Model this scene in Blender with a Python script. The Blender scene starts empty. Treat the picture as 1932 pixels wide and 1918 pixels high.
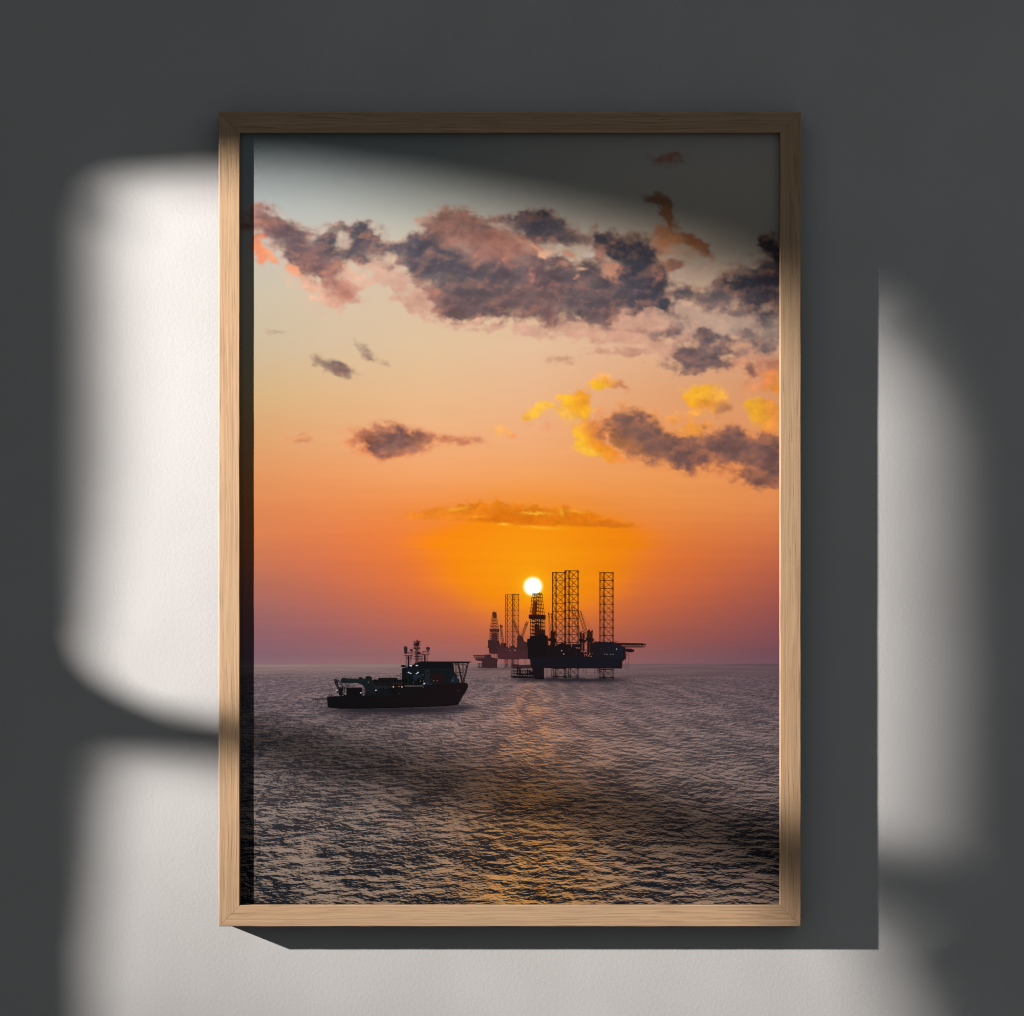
import bpy, bmesh, math, random
import numpy as np
from mathutils import Vector
from mathutils.geometry import tessellate_polygon

random.seed(4)
SC = bpy.context.scene
C = SC.collection

# ------------------------------------------------------------------ measures
# one unit of "px" is half a millimetre on the frame's front face
PX = 0.0005
DEPTH = 0.030            # frame depth
CAM_D = 3.0              # camera to the frame's front face
CAM_Z = 1.5
Y_FRONT = -DEPTH
RECESS = 0.0061          # print lies this far behind the frame's front face
Y_PRINT = Y_FRONT + RECESS


def at(u, v, y):
    """measured position (u, v) -> world point on the plane y"""
    s = (CAM_D + (y - Y_FRONT)) / CAM_D
    return Vector(((u - 966.0) * PX * s, y, CAM_Z - (v - 959.0) * PX * s))


# ------------------------------------------------------------------ helpers
def tag(o, label=None, cat=None, kind=None, group=None):
    if label: o['label'] = label
    if cat: o['category'] = cat
    if kind: o['kind'] = kind
    if group: o['group'] = group
    return o


def link(name, me, mat=None, parent=None):
    o = bpy.data.objects.new(name, me)
    C.objects.link(o)
    if mat: me.materials.append(mat)
    if parent: o.parent = parent
    return o


def srgb(c):
    """0..255 sRGB triple(s) -> linear"""
    c = np.asarray(c, dtype=np.float64) / 255.0
    return np.where(c <= 0.04045, c / 12.92, ((c + 0.055) / 1.055) ** 2.4)


def new_mat(name):
    m = bpy.data.materials.new(name)
    m.use_nodes = True
    nt = m.node_tree
    return m, nt, nt.nodes['Principled BSDF']


class NT:
    """tiny node-tree writer"""
    def __init__(s, nt): s.nt = nt
    def n(s, t, **kw):
        k = s.nt.nodes.new(t)
        for a, b in kw.items(): setattr(k, a, b)
        return k
    def set(s, sock, v):
        if hasattr(v, 'is_output') or isinstance(v, bpy.types.NodeSocket): s.nt.links.new(v, sock)
        else: sock.default_value = v
    def math(s, op, a, b=0.0, c=0.0, clamp=False):
        k = s.n('ShaderNodeMath', operation=op, use_clamp=clamp)
        for i, v in enumerate((a, b, c)): s.set(k.inputs[i], v)
        return k.outputs[0]
    def mix(s, f, a, b, blend='MIX'):
        k = s.n('ShaderNodeMix', data_type='RGBA', blend_type=blend)
        s.set(k.inputs[0], f); s.set(k.inputs[6], a); s.set(k.inputs[7], b)
        return k.outputs[2]
    def ramp(s, f, a, b, lo=0.0, hi=1.0):
        k = s.n('ShaderNodeMapRange', interpolation_type='SMOOTHSTEP')
        for i, v in enumerate((f, a, b, lo, hi)): s.set(k.inputs[i], v)
        return k.outputs[0]
    def noise(s, vec, scale, detail=3.0, rough=0.55, dist=0.0, dims='3D', ntype='FBM'):
        k = s.n('ShaderNodeTexNoise', noise_dimensions=dims, noise_type=ntype)
        s.set(k.inputs['Vector'], vec); k.inputs['Scale'].default_value = scale
        k.inputs['Detail'].default_value = detail; k.inputs['Roughness'].default_value = rough
        k.inputs['Distortion'].default_value = dist
        return k.outputs[0]
    def mapping(s, vec, loc=(0, 0, 0), scale=(1, 1, 1), rot=(0, 0, 0)):
        k = s.n('ShaderNodeMapping')
        s.set(k.inputs[0], vec); s.set(k.inputs[1], loc); s.set(k.inputs[2], rot); s.set(k.inputs[3], scale)
        return k.outputs[0]


# ------------------------------------------------------------------ materials
def wall_paint():
    m, nt, b = new_mat('wall_paint')
    t = NT(nt)
    co = t.n('ShaderNodeTexCoord').outputs['Object']
    fine = t.noise(co, 720.0, 3.0, 0.6, 0.3)
    mid = t.noise(co, 260.0, 2.0, 0.5)
    broad = t.noise(co, 9.0, 2.0, 0.5)
    h = t.math('ADD', t.math('MULTIPLY', fine, 0.55), t.math('MULTIPLY', mid, 0.75))
    # a few paint nibs
    vor = t.n('ShaderNodeTexVoronoi', feature='F1', distance='EUCLIDEAN')
    t.set(vor.inputs['Vector'], co); vor.inputs['Scale'].default_value = 26.0
    nib = t.ramp(vor.outputs['Distance'], 0.02, 0.055, 1.0, 0.0)
    sel = t.math('GREATER_THAN', t.noise(vor.outputs['Position'], 61.0, 0.0), 0.56)
    nib = t.math('MULTIPLY', nib, sel)
    h = t.math('ADD', h, t.math('MULTIPLY', nib, 0.9))
    bm = t.n('ShaderNodeBump')
    bm.inputs['Strength'].default_value = WALL_BUMP
    bm.inputs['Distance'].default_value = 0.0009
    nt.links.new(h, bm.inputs['Height'])
    b2 = t.n('ShaderNodeBump')
    b2.inputs['Strength'].default_value = 0.12
    b2.inputs['Distance'].default_value = 0.004
    nt.links.new(broad, b2.inputs['Height'])
    nt.links.new(bm.outputs[0], b2.inputs['Normal'])
    nt.links.new(b2.outputs[0], b.inputs['Normal'])
    wide = t.noise(co, 2.6, 3.0, 0.55, 0.4)
    col = t.mix(t.ramp(broad, 0.3, 0.7), (0.615, 0.60, 0.59, 1), (0.645, 0.635, 0.625, 1))
    col = t.mix(t.ramp(wide, 0.35, 0.68, 0.0, 0.10), col, (0.45, 0.45, 0.46, 1))
    grain = t.noise(co, 950.0, 2.0, 0.6)
    col = t.mix(t.ramp(grain, 0.30, 0.70, 0.0, 0.16), col, (0.34, 0.33, 0.32, 1))
    speck = t.math('MULTIPLY', t.ramp(vor.outputs['Distance'], 0.012, 0.026, 1.0, 0.0),
                   t.math('GREATER_THAN', t.noise(vor.outputs['Position'], 43.0, 0.0), 0.70))
    col = t.mix(t.math('MULTIPLY', speck, 0.8), col, (0.12, 0.11, 0.10, 1))
    nt.links.new(col, b.inputs['Base Color'])
    b.inputs['Roughness'].default_value = 0.75
    b.inputs['Specular IOR Level'].default_value = 0.25
    return m


def oak():
    m, nt, b = new_mat('oak_wood')
    t = NT(nt)
    tc = t.n('ShaderNodeTexCoord')
    rnd = t.n('ShaderNodeObjectInfo').outputs['Random']
    off = t.n('ShaderNodeCombineXYZ')
    t.set(off.inputs[0], t.math('MULTIPLY', rnd, 7.0)); t.set(off.inputs[2], t.math('MULTIPLY', rnd, 3.0))
    add = t.n('ShaderNodeVectorMath', operation='ADD')
    nt.links.new(tc.outputs['Object'], add.inputs[0]); nt.links.new(off.outputs[0], add.inputs[1])
    co = add.outputs[0]
    # slow waver of the grain along the rail
    wav = t.noise(t.mapping(co, scale=(5.0, 16.0, 30.0)), 1.0, 2.0, 0.5)
    sep = t.n('ShaderNodeSeparateXYZ'); nt.links.new(co, sep.inputs[0])
    zz = t.math('ADD', sep.outputs[2], t.math('MULTIPLY', wav, 0.012))
    cmb = t.n('ShaderNodeCombineXYZ')
    t.set(cmb.inputs[0], sep.outputs[0]); t.set(cmb.inputs[1], sep.outputs[1]); t.set(cmb.inputs[2], zz)
    gv = cmb.outputs[0]
    rings = t.noise(t.mapping(gv, scale=(1.6, 60.0, 420.0)), 1.0, 2.0, 0.55)
    fibre = t.noise(t.mapping(gv, scale=(12.0, 300.0, 900.0)), 1.0, 3.0, 0.65)
    pores = t.noise(t.mapping(gv, scale=(22.0, 260.0, 950.0)), 1.0, 1.0, 0.5)
    broad = t.noise(t.mapping(co, scale=(3.0, 10.0, 22.0)), 1.0, 2.0, 0.5)
    col = t.mix(t.ramp(rings, 0.3, 0.72), (0.64, 0.418, 0.248, 1), (0.52, 0.322, 0.182, 1))
    col = t.mix(t.math('MULTIPLY', t.ramp(fibre, 0.42, 0.66), 0.55), col, (0.31, 0.190, 0.102, 1))
    col = t.mix(t.math('MULTIPLY', t.ramp(pores, 0.57, 0.70), 0.50), col, (0.20, 0.118, 0.062, 1))
    col = t.mix(t.math('MULTIPLY', t.ramp(broad, 0.35, 0.7), 0.35), col, (0.50, 0.35, 0.215, 1))
    nt.links.new(col, b.inputs['Base Color'])
    h = t.math('ADD', t.math('MULTIPLY', fibre, 0.5), t.math('MULTIPLY', t.ramp(pores, 0.6, 0.74), -0.8))
    bm = t.n('ShaderNodeBump'); bm.inputs['Strength'].default_value = 0.28; bm.inputs['Distance'].default_value = 0.0003
    nt.links.new(h, bm.inputs['Height']); nt.links.new(bm.outputs[0], b.inputs['Normal'])
    b.inputs['Roughness'].default_value = 0.6
    b.inputs['Specular IOR Level'].default_value = 0.3
    return m


def plain(name, col, rough=0.7):
    m, nt, b = new_mat(name)
    t = NT(nt)
    n = t.noise(t.n('ShaderNodeTexCoord').outputs['Object'], 60.0, 3.0)
    nt.links.new(t.mix(n, tuple(c * 0.9 for c in col) + (1,), tuple(col) + (1,)), b.inputs['Base Color'])
    b.inputs['Roughness'].default_value = rough
    return m


def ink_mat():
    m, nt, b = new_mat('printed_ink')
    t = NT(nt)
    a = t.n('ShaderNodeAttribute', attribute_name='ink')
    nt.links.new(a.outputs['Color'], b.inputs['Base Color'])
    b.inputs['Roughness'].default_value = 0.6
    b.inputs['Specular IOR Level'].default_value = 0.05
    return m


def print_mat():
    """the printed picture: sky inks from the sheet's attribute, sea waves from noise;
    the object's origin lies on the printed horizon"""
    m, nt, b = new_mat('printed_paper')
    t = NT(nt)
    a = t.n('ShaderNodeAttribute', attribute_name='ink').outputs['Color']
    co = t.n('ShaderNodeTexCoord').outputs['Object']
    sep = t.n('ShaderNodeSeparateXYZ'); nt.links.new(co, sep.inputs[0])
    d = t.math('MAXIMUM', t.math('MULTIPLY', sep.outputs[2], -1.0 / PX), 2.0)       # below horizon
    x = t.math('DIVIDE', t.math('MULTIPLY', sep.outputs[0], 1.0 / PX), t.math('POWER', d, 0.85))
    y = t.math('LOGARITHM', d, math.e)
    cm = t.n('ShaderNodeCombineXYZ'); t.set(cm.inputs[0], x); t.set(cm.inputs[1], y)
    p = cm.outputs[0]

    def faces(off, sx, sy, det, dist):
        """slope of a wave field towards the viewer: + lit backs, - dark fronts"""
        m0 = t.noise(t.mapping(p, off, (sx, sy, 1)), 1.0, det, 0.55, dist, '2D')
        m1 = t.noise(t.mapping(p, (off[0] + 0.06, off[1] - 0.42, 0), (sx, sy, 1)), 1.0, det, 0.55, dist, '2D')
        return t.math('SUBTRACT', m0, m1)
    swell = faces((0, 0, 0), 3.6, 33.0, 2.0, 0.4)
    wave = faces((3.1, 0.7, 0), 11.0, 108.0, 3.0, 0.5)
    rip = faces((1.3, 5.7, 0), 24.0, 230.0, 2.0, 0.4)
    patch = t.noise(t.mapping(p, (7.7, 2.1, 0), (1.2, 5.0, 1)), 1.0, 2.0, 0.5, 0.3, '2D')
    h = t.math('ADD', t.math('MULTIPLY', wave, 0.95), t.math('MULTIPLY', rip, 0.62))
    h = t.math('ADD', h, t.math('MULTIPLY', swell, 0.9))
    h = t.math('ADD', h, t.math('MULTIPLY', t.math('SUBTRACT', patch, 0.5), 0.50))
    near = t.ramp(d, 20.0, 420.0)
    sea = t.ramp(d, 2.0, 30.0)
    dark = t.math('SUBTRACT', 1.0, t.ramp(h, -0.075, 0.11))
    dark = t.math('MULTIPLY', dark, t.math('MULTIPLY', sea, t.math('ADD', 0.74, t.math('MULTIPLY', near, 0.24))))
    deep = t.mix(near, (0.026, 0.024, 0.036, 1), (0.0050, 0.0085, 0.0150, 1))
    lightw = t.math('MULTIPLY', t.ramp(h, 0.05, 0.20), sea)
    bright = t.mix(1.0, a, (1.62, 1.52, 1.40, 1), 'MULTIPLY')
    col = t.mix(t.math('MULTIPLY', lightw, 0.85), a, bright)
    col = t.mix(dark, col, deep)
    hull = t.n('ShaderNodeAttribute', attribute_name='hull_reflection').outputs['Fac']
    col = t.mix(t.math('MULTIPLY', hull, 0.85), col, (0.012, 0.011, 0.016, 1))
    # scattered warm glints under the sun
    gx = t.math('DIVIDE', t.math('ADD', t.math('MULTIPLY', sep.outputs[0], 1.0 / PX), t.math('MULTIPLY', d, 0.03)), t.math('ADD', 12.0, t.math('MULTIPLY', d, 0.24)))
    gg = t.math('EXPONENT', t.math('MULTIPLY', t.math('MULTIPLY', gx, gx), -1.0))
    gl = t.math('MULTIPLY', t.math('MULTIPLY', t.ramp(h, 0.10, 0.26), gg), t.ramp(d, 28.0, 60.0))
    gl = t.math('MULTIPLY', gl, t.ramp(patch, 0.40, 0.62, 0.35, 1.0))
    col = t.mix(t.math('MULTIPLY', gl, 0.5), col, (0.74, 0.335, 0.075, 1))
    isea = t.math('GREATER_THAN', t.math('MULTIPLY', sep.outputs[2], -1.0 / PX), 2.0)
    col = t.mix(isea, a, col)
    # paper tooth
    tooth = t.noise(co, 1500.0, 2.0, 0.5)
    col = t.mix(t.math('MULTIPLY', t.ramp(tooth, 0.3, 0.7), 0.05), col, (0, 0, 0, 1))
    nt.links.new(col, b.inputs['Base Color'])
    b.inputs['Roughness'].default_value = 0.6
    b.inputs['Specular IOR Level'].default_value = 0.05
    return m


WALL_BUMP = 0.17
SEA_GAIN = 0.62
FIG_GAIN = 0.55

# ------------------------------------------------------------------ noise for the printed clouds
RNG = np.random.RandomState(11)


def vnoise(x, y, seed):
    r = np.random.RandomState(seed)
    N = 256
    g = r.rand(N, N) * 2 * np.pi
    gx, gy = np.cos(g), np.sin(g)
    xi, yi = np.floor(x).astype(int), np.floor(y).astype(int)
    fx, fy = x - xi, y - yi
    sx, sy = fx ** 3 * (fx * (fx * 6 - 15) + 10), fy ** 3 * (fy * (fy * 6 - 15) + 10)

    def dot(i, j):
        a, b = (xi + i) % N, (yi + j) % N
        return gx[a, b] * (fx - i) + gy[a, b] * (fy - j)
    top = dot(0, 0) * (1 - sx) + dot(1, 0) * sx
    bot = dot(0, 1) * (1 - sx) + dot(1, 1) * sx
    return (top * (1 - sy) + bot * sy) * 1.4


def fbm(x, y, seed, octv=5, gain=0.55):
    s, a, f, tot = 0, 1.0, 1.0, 0
    for i in range(octv):
        s = s + a * vnoise(x * f + i * 17.3, y * f + i * 9.1, seed + i)
        tot += a; a *= gain; f *= 2.03
    return s / tot * 1.6


def sstep(a, b, x):
    t = np.clip((x - a) / (b - a), 0, 1)
    return t * t * (3 - 2 * t)


def lerp(a, b, f):
    return a + (b - a) * f[..., None]


def grid_colour(U, V, us, vs, table):
    """smooth interpolation of a table of sRGB colours"""
    T = srgb(np.array(table)) ** 0.5
    fu = np.clip(np.interp(U, us, np.arange(len(us))), 0, len(us) - 1.0001)
    fv = np.clip(np.interp(V, vs, np.arange(len(vs))), 0, len(vs) - 1.0001)
    iu, iv = fu.astype(int), fv.astype(int)
    a, b = (fu - iu)[..., None], (fv - iv)[..., None]
    r = (T[iv, iu] * (1 - a) + T[iv, iu + 1] * a) * (1 - b) + (T[iv + 1, iu] * (1 - a) + T[iv + 1, iu + 1] * a) * b
    return r ** 2


HORIZON = 1253.0

SLATE, MAUVE, PINKY, BROWN, RUST, TEAL = (68, 69, 82), (96, 82, 89), (166, 114, 102), (112, 84, 86), (172, 100, 62), (58, 63, 78)
# (u, v, ru, rv, turn, weight, colour)
DARK = [
    (501, 412, 25, 14, 30, 1, (125, 88, 86)), (528, 433, 34, 20, 35, 1, (105, 82, 88)), (560, 460, 34, 23, 35, 1, (100, 82, 88)), (582, 487, 34, 24, 30, 1, (110, 85, 90)), (608, 503, 27, 18, 30, 0.95, (128, 92, 92)), (630, 535, 28, 17, 35, 0.7, (178, 124, 112)), (651, 551, 19, 16, 0, 0.8, (182, 122, 108)), (480, 423, 23, 28, 0, 0.7, (150, 98, 88)),
    (619, 455, 18, 19, 0, 1, (78, 76, 86)), (641, 430, 23, 8, -10, 0.8, (124, 108, 106)), (678, 431, 19, 12, 0, 1, (74, 74, 86)), (691, 459, 24, 24, 0, 1.1, (68, 70, 84)), (673, 477, 28, 12, 0, 1, (78, 76, 86)), (635, 483, 26, 9, 0, 0.8, (108, 92, 96)), (721, 486, 17, 12, 20, 0.55, (150, 130, 124)), (608, 466, 17, 15, 0, 0.9, (86, 78, 86)),
    (748, 470, 20, 12, 10, 1, (76, 76, 88)), (780, 477, 28, 21, 20, 1.1, (70, 72, 86)), (803, 460, 21, 18, 0, 1, (78, 76, 88)), (775, 504, 28, 16, 20, 0.9, (84, 80, 90)), (818, 490, 32, 32, 0, 1.1, (76, 75, 87)), (796, 535, 17, 8, 20, 0.5, (170, 128, 118)), (823, 568, 23, 15, 30, 0.75, (150, 108, 102)),
    (845, 413, 25, 16, 0, 1, (144, 102, 92)), (823, 430, 21, 16, 0, 0.95, (132, 98, 92)), (877, 418, 27, 15, 0, 1, (138, 98, 90)), (910, 429, 18, 11, 0, 0.95, (124, 94, 92)), (800, 416, 17, 7, 0, 0.55, (188, 146, 122)), (861, 445, 33, 21, 0, 1, (140, 100, 92)), (902, 451, 30, 18, 0, 1, (158, 108, 96)), (937, 452, 23, 21, 0, 0.95, (168, 114, 98)), (969, 473, 32, 26, 0, 0.95, (160, 108, 98)), (916, 477, 37, 21, 0, 1, (144, 100, 96)),
    (861, 514, 43, 32, 0, 1.1, (80, 76, 87)), (882, 547, 43, 32, 0, 1.1, (84, 76, 85)), (859, 579, 26, 20, 0, 1, (108, 84, 87)), (936, 514, 33, 27, 0, 1.1, (86, 77, 87)), (979, 507, 16, 27, 0, 1, (84, 78, 88)), (925, 557, 48, 32, 0, 1.1, (91, 78, 85)), (968, 569, 48, 26, 0, 1.1, (106, 83, 87)), (1022, 547, 33, 27, 0, 1.1, (102, 81, 87)), (1035, 591, 19, 28, 0, 1, (112, 84, 86)), (1017, 501, 25, 30, 0, 1, (106, 84, 90)), (1062, 525, 32, 27, 0, 1.1, (88, 78, 87)), (1089, 559, 37, 32, 0, 1.1, (86, 78, 87)), (1121, 574, 37, 29, 0, 1.1, (88, 78, 86)), (1141, 596, 26, 17, 0, 1, (106, 82, 85)), (1151, 553, 32, 27, 0, 1.1, (80, 76, 86)), (1113, 517, 30, 21, 0, 0.95, (94, 81, 87)), (898, 578, 28, 17, 0, 1, (108, 84, 88)), (1000, 525, 17, 34, 0, 0.9, (110, 86, 92)),
    (979, 423, 26, 10, 0, 0.95, (82, 79, 88)), (1022, 416, 32, 14, 10, 1.1, (70, 71, 84)), (1029, 433, 43, 17, 8, 1.1, (72, 72, 84)), (1066, 445, 30, 10, 15, 0.95, (102, 87, 91)), (1099, 452, 23, 8, 15, 0.8, (130, 102, 98)),
    (1140, 454, 14, 16, 30, 1.1, (62, 66, 80)), (1163, 476, 26, 21, 30, 1.1, (60, 65, 79)), (1199, 471, 26, 20, 0, 1.1, (60, 65, 79)), (1210, 504, 32, 32, 0, 1.2, (58, 64, 79)), (1227, 542, 28, 32, -10, 1.2, (58, 63, 79)), (1202, 544, 32, 27, 0, 1.1, (74, 73, 84)), (1253, 574, 11, 23, -12, 1.1, (60, 64, 79)), (1192, 448, 25, 7, 0, 0.6, (168, 122, 102)),
    (1290, 557, 26, 12, 4, 0.95, (90, 85, 92)), (1344, 563, 32, 18, 0, 1, (90, 86, 93)), (1366, 547, 16, 15, 0, 0.8, (112, 100, 100)), (1415, 535, 36, 20, 0, 1.25, (50, 56, 72)), (1436, 559, 37, 26, 0, 1.25, (50, 56, 73)), (1455, 527, 26, 16, 0, 1.1, (56, 60, 74)), (1403, 514, 23, 8, 20, 0.7, (110, 104, 106)),
    (1453, 464, 16, 18, 0, 1.15, (56, 56, 66)), (1468, 482, 12, 23, 0, 1.1, (52, 55, 68)), (1446, 503, 16, 7, 0, 0.7, (96, 94, 98)),
    (1269, 628, 15, 11, 0, 0.95, (98, 88, 94)), (1331, 627, 14, 15, 0, 1.1, (80, 79, 88)), (1334, 645, 16, 7, 0, 0.9, (92, 86, 92)), (1307, 664, 27, 16, 0, 0.9, (116, 94, 98)), (1312, 687, 33, 13, 0, 1.1, (96, 83, 91)), (1344, 681, 28, 11, 0, 1.05, (94, 82, 90)), (1367, 664, 27, 6, 0, 0.8, (122, 102, 102)), (1290, 702, 21, 4, -8, 0.7, (142, 108, 100)), (1253, 694, 11, 3, 22, 0.55, (164, 134, 116)), (1420, 703, 15, 7, 35, 0.85, (140, 100, 92)), (1412, 687, 7, 10, 0, 0.7, (142, 104, 96)), (1414, 629, 25, 7, 10, 0.8, (110, 102, 104)), (1458, 654, 17, 20, 0, 0.6, (122, 110, 110)), (1446, 617, 16, 10, 0, 0.5, (132, 118, 112)), (1204, 659, 21, 5, 4, 0.5, (186, 138, 118)), (1060, 675, 28, 5, 0, 0.35, (206, 160, 134)),
    (1236, 640, 18, 8, 10, .6, (150, 120, 112)), (1290, 610, 24, 9, 12, .6, (128, 110, 108)), (1350, 655, 26, 9, 8, .6, (124, 104, 104)), (1395, 590, 30, 9, 10, .55, (120, 108, 108)), (1425, 655, 30, 12, 10, .65, (112, 98, 100)), (1455, 600, 24, 14, 0, .6, (104, 98, 102)), (1380, 640, 22, 8, 0, .6, (118, 102, 104)), (1250, 690, 24, 5, 14, .55, (160, 124, 110)), (1215, 625, 26, 7, 10, .5, (168, 130, 118)), (1330, 700, 20, 8, 0, .6, (120, 96, 98)), (1440, 690, 18, 8, 10, .55, (160, 112, 96)),
    (600, 684, 16, 6, 20, .6, (150, 118, 100)), (636, 697, 30, 12, 22, 1.0, (112, 94, 92)), (700, 668, 32, 8, 34, .72, (140, 116, 104)), (520, 625, 22, 4, 0, .45, (160, 140, 120)),
    (738, 830, 46, 20, 4, 1.15, (104, 78, 78)), (736, 846, 22, 14, 0, .9, (110, 80, 76)), (700, 824, 28, 12, 0, .7, RUST), (790, 832, 40, 10, 0, .8, (150, 98, 80)), (862, 831, 42, 8, 0, .62, (178, 112, 84)), (560, 827, 28, 5, 0, .5, (180, 120, 88)),
    (1190, 800, 42, 26, 10, 1.1, (112, 86, 84)), (1225, 832, 58, 26, 18, 1.1, (106, 82, 82)), (1284, 862, 56, 22, 8, 1.05, (104, 80, 82)), (1180, 838, 44, 18, 20, .7, (176, 112, 66)),
    (1362, 832, 40, 24, 0, 1.0, (110, 84, 84)), (1420, 852, 66, 26, 6, 1.15, (104, 80, 84)), (1462, 870, 40, 28, 0, 1.0, (102, 78, 82)), (1440, 906, 46, 15, 4, .95, (122, 86, 82)), (1460, 830, 30, 10, 0, .7, (140, 100, 84)),
    (1060, 682, 36, 8, 0, .42, (200, 150, 120)), (1400, 860, 70, 15, 10, .8, (110, 84, 84)),
]
FIRE = [
    (1262, 300, 34, 18, -5, .55, (176, 110, 78)), (1240, 380, 26, 8, 12, .72, (146, 100, 74)), (1258, 402, 11, 30, -18, .95, (172, 104, 64)), (1248, 462, 22, 34, 8, .72, (216, 142, 96)),
    (1276, 452, 24, 12, 15, .75, (204, 132, 84)), (1304, 452, 22, 10, 42, .95, (168, 100, 60)), (1328, 474, 22, 9, 45, .8, (176, 108, 70)), (1290, 478, 34, 14, 10, .45, (214, 160, 128)), (1250, 512, 12, 20, 0, .62, (220, 150, 112)), (1271, 500, 22, 11, 0, .9, (150, 100, 86)),
]
LITE = [
    (1030, 477, 13, 7, 20, 0.95, (226, 178, 150)), (1011, 466, 15, 4, 30, 0.85, (212, 150, 120)), (990, 459, 25, 4, 20, 0.8, (196, 138, 112)), (1113, 482, 11, 8, 0, 0.95, (204, 188, 176)), (1092, 509, 10, 4, 0, 0.95, (220, 180, 154)), (1086, 522, 6, 3, 0, 0.7, (206, 150, 126)), (1152, 510, 13, 15, 0, 0.9, (212, 150, 124)), (1140, 486, 9, 11, 0, 0.7, (190, 132, 114)), (1006, 525, 9, 18, -15, 0.6, (182, 122, 106)), (1070, 477, 15, 7, 25, 0.8, (200, 142, 120)), (656, 456, 11, 13, 0, 0.95, (188, 168, 154)), (733, 488, 10, 8, 20, 0.9, (206, 180, 158)), (909, 606, 23, 6, 0, 0.6, (212, 172, 150)), (485, 471, 13, 28, 0, 0.9, (222, 132, 90)), (512, 485, 20, 9, 36, 0.9, (230, 152, 110)), (553, 511, 20, 7, 36, 0.8, (228, 156, 122)), (957, 482, 19, 8, 20, 0.5, (182, 124, 106)), (1060, 498, 10, 5, 0, 0.6, (190, 136, 118)), (1054, 560, 5, 16, 0, 0.35, (140, 102, 100)), (1119, 423, 6, 16, 0, 0.5, (186, 140, 116)),
]
WISP = [
    (706, 500, 44, 14, 20, .8, (212, 168, 148)), (752, 530, 40, 20, 35, .9, (200, 154, 138)), (800, 570, 40, 20, 30, .9, (196, 146, 130)), (690, 470, 40, 16, 10, .7, (196, 160, 146)), (660, 520, 34, 26, 20, .8, (220, 168, 146)), (590, 540, 50, 20, 40, .8, (224, 170, 146)), (640, 552, 28, 22, 0, 1.0, (196, 136, 122)),
    (880, 612, 60, 12, 8, .75, (206, 158, 140)), (1000, 620, 60, 14, 4, .8, (206, 158, 140)), (1090, 616, 50, 16, 10, .8, (208, 158, 138)), (1160, 600, 60, 26, 15, 1.0, (206, 156, 138)), (1230, 610, 60, 26, 15, 1.0, (208, 160, 142)), (1300, 600, 70, 26, 8, .95, (196, 164, 148)), (1380, 606, 60, 24, 8, .95, (180, 156, 142)), (1450, 620, 40, 40, 0, .95, (160, 142, 134)),
    (1180, 640, 60, 14, 12, .75, (210, 156, 136)), (1255, 660, 40, 16, 20, .7, (206, 156, 134)), (1400, 660, 70, 20, 10, .8, (204, 150, 124)), (1440, 700, 44, 26, 10, .8, (222, 142, 104)), (1160, 560, 40, 30, 0, .6, (200, 140, 126)), (1350, 520, 60, 20, 20, .6, (206, 170, 150)), (1290, 520, 40, 18, 0, .5, (206, 180, 164)), (1430, 500, 40, 20, 0, .6, (170, 150, 140)),
    (1130, 656, 50, 10, 8, .5, (206, 152, 132)), (1190, 665, 18, 7, 8, .85, (188, 138, 120)), (1050, 614, 20, 8, 0, .6, (190, 130, 122)),
    (1225, 800, 70, 24, 10, .6, (246, 166, 84)), (1300, 812, 40, 18, 0, .75, (248, 164, 70)), (1160, 812, 34, 30, 0, .8, (244, 156, 56)), (1330, 880, 70, 16, 8, .5, (232, 140, 88)), (1420, 890, 60, 16, 8, .5, (236, 144, 90)), (720, 838, 60, 22, 0, .6, (238, 140, 86)), (1440, 740, 40, 20, 0, .4, (240, 160, 100)), (1020, 800, 26, 14, 0, .4, (232, 150, 110)),
]
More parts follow.
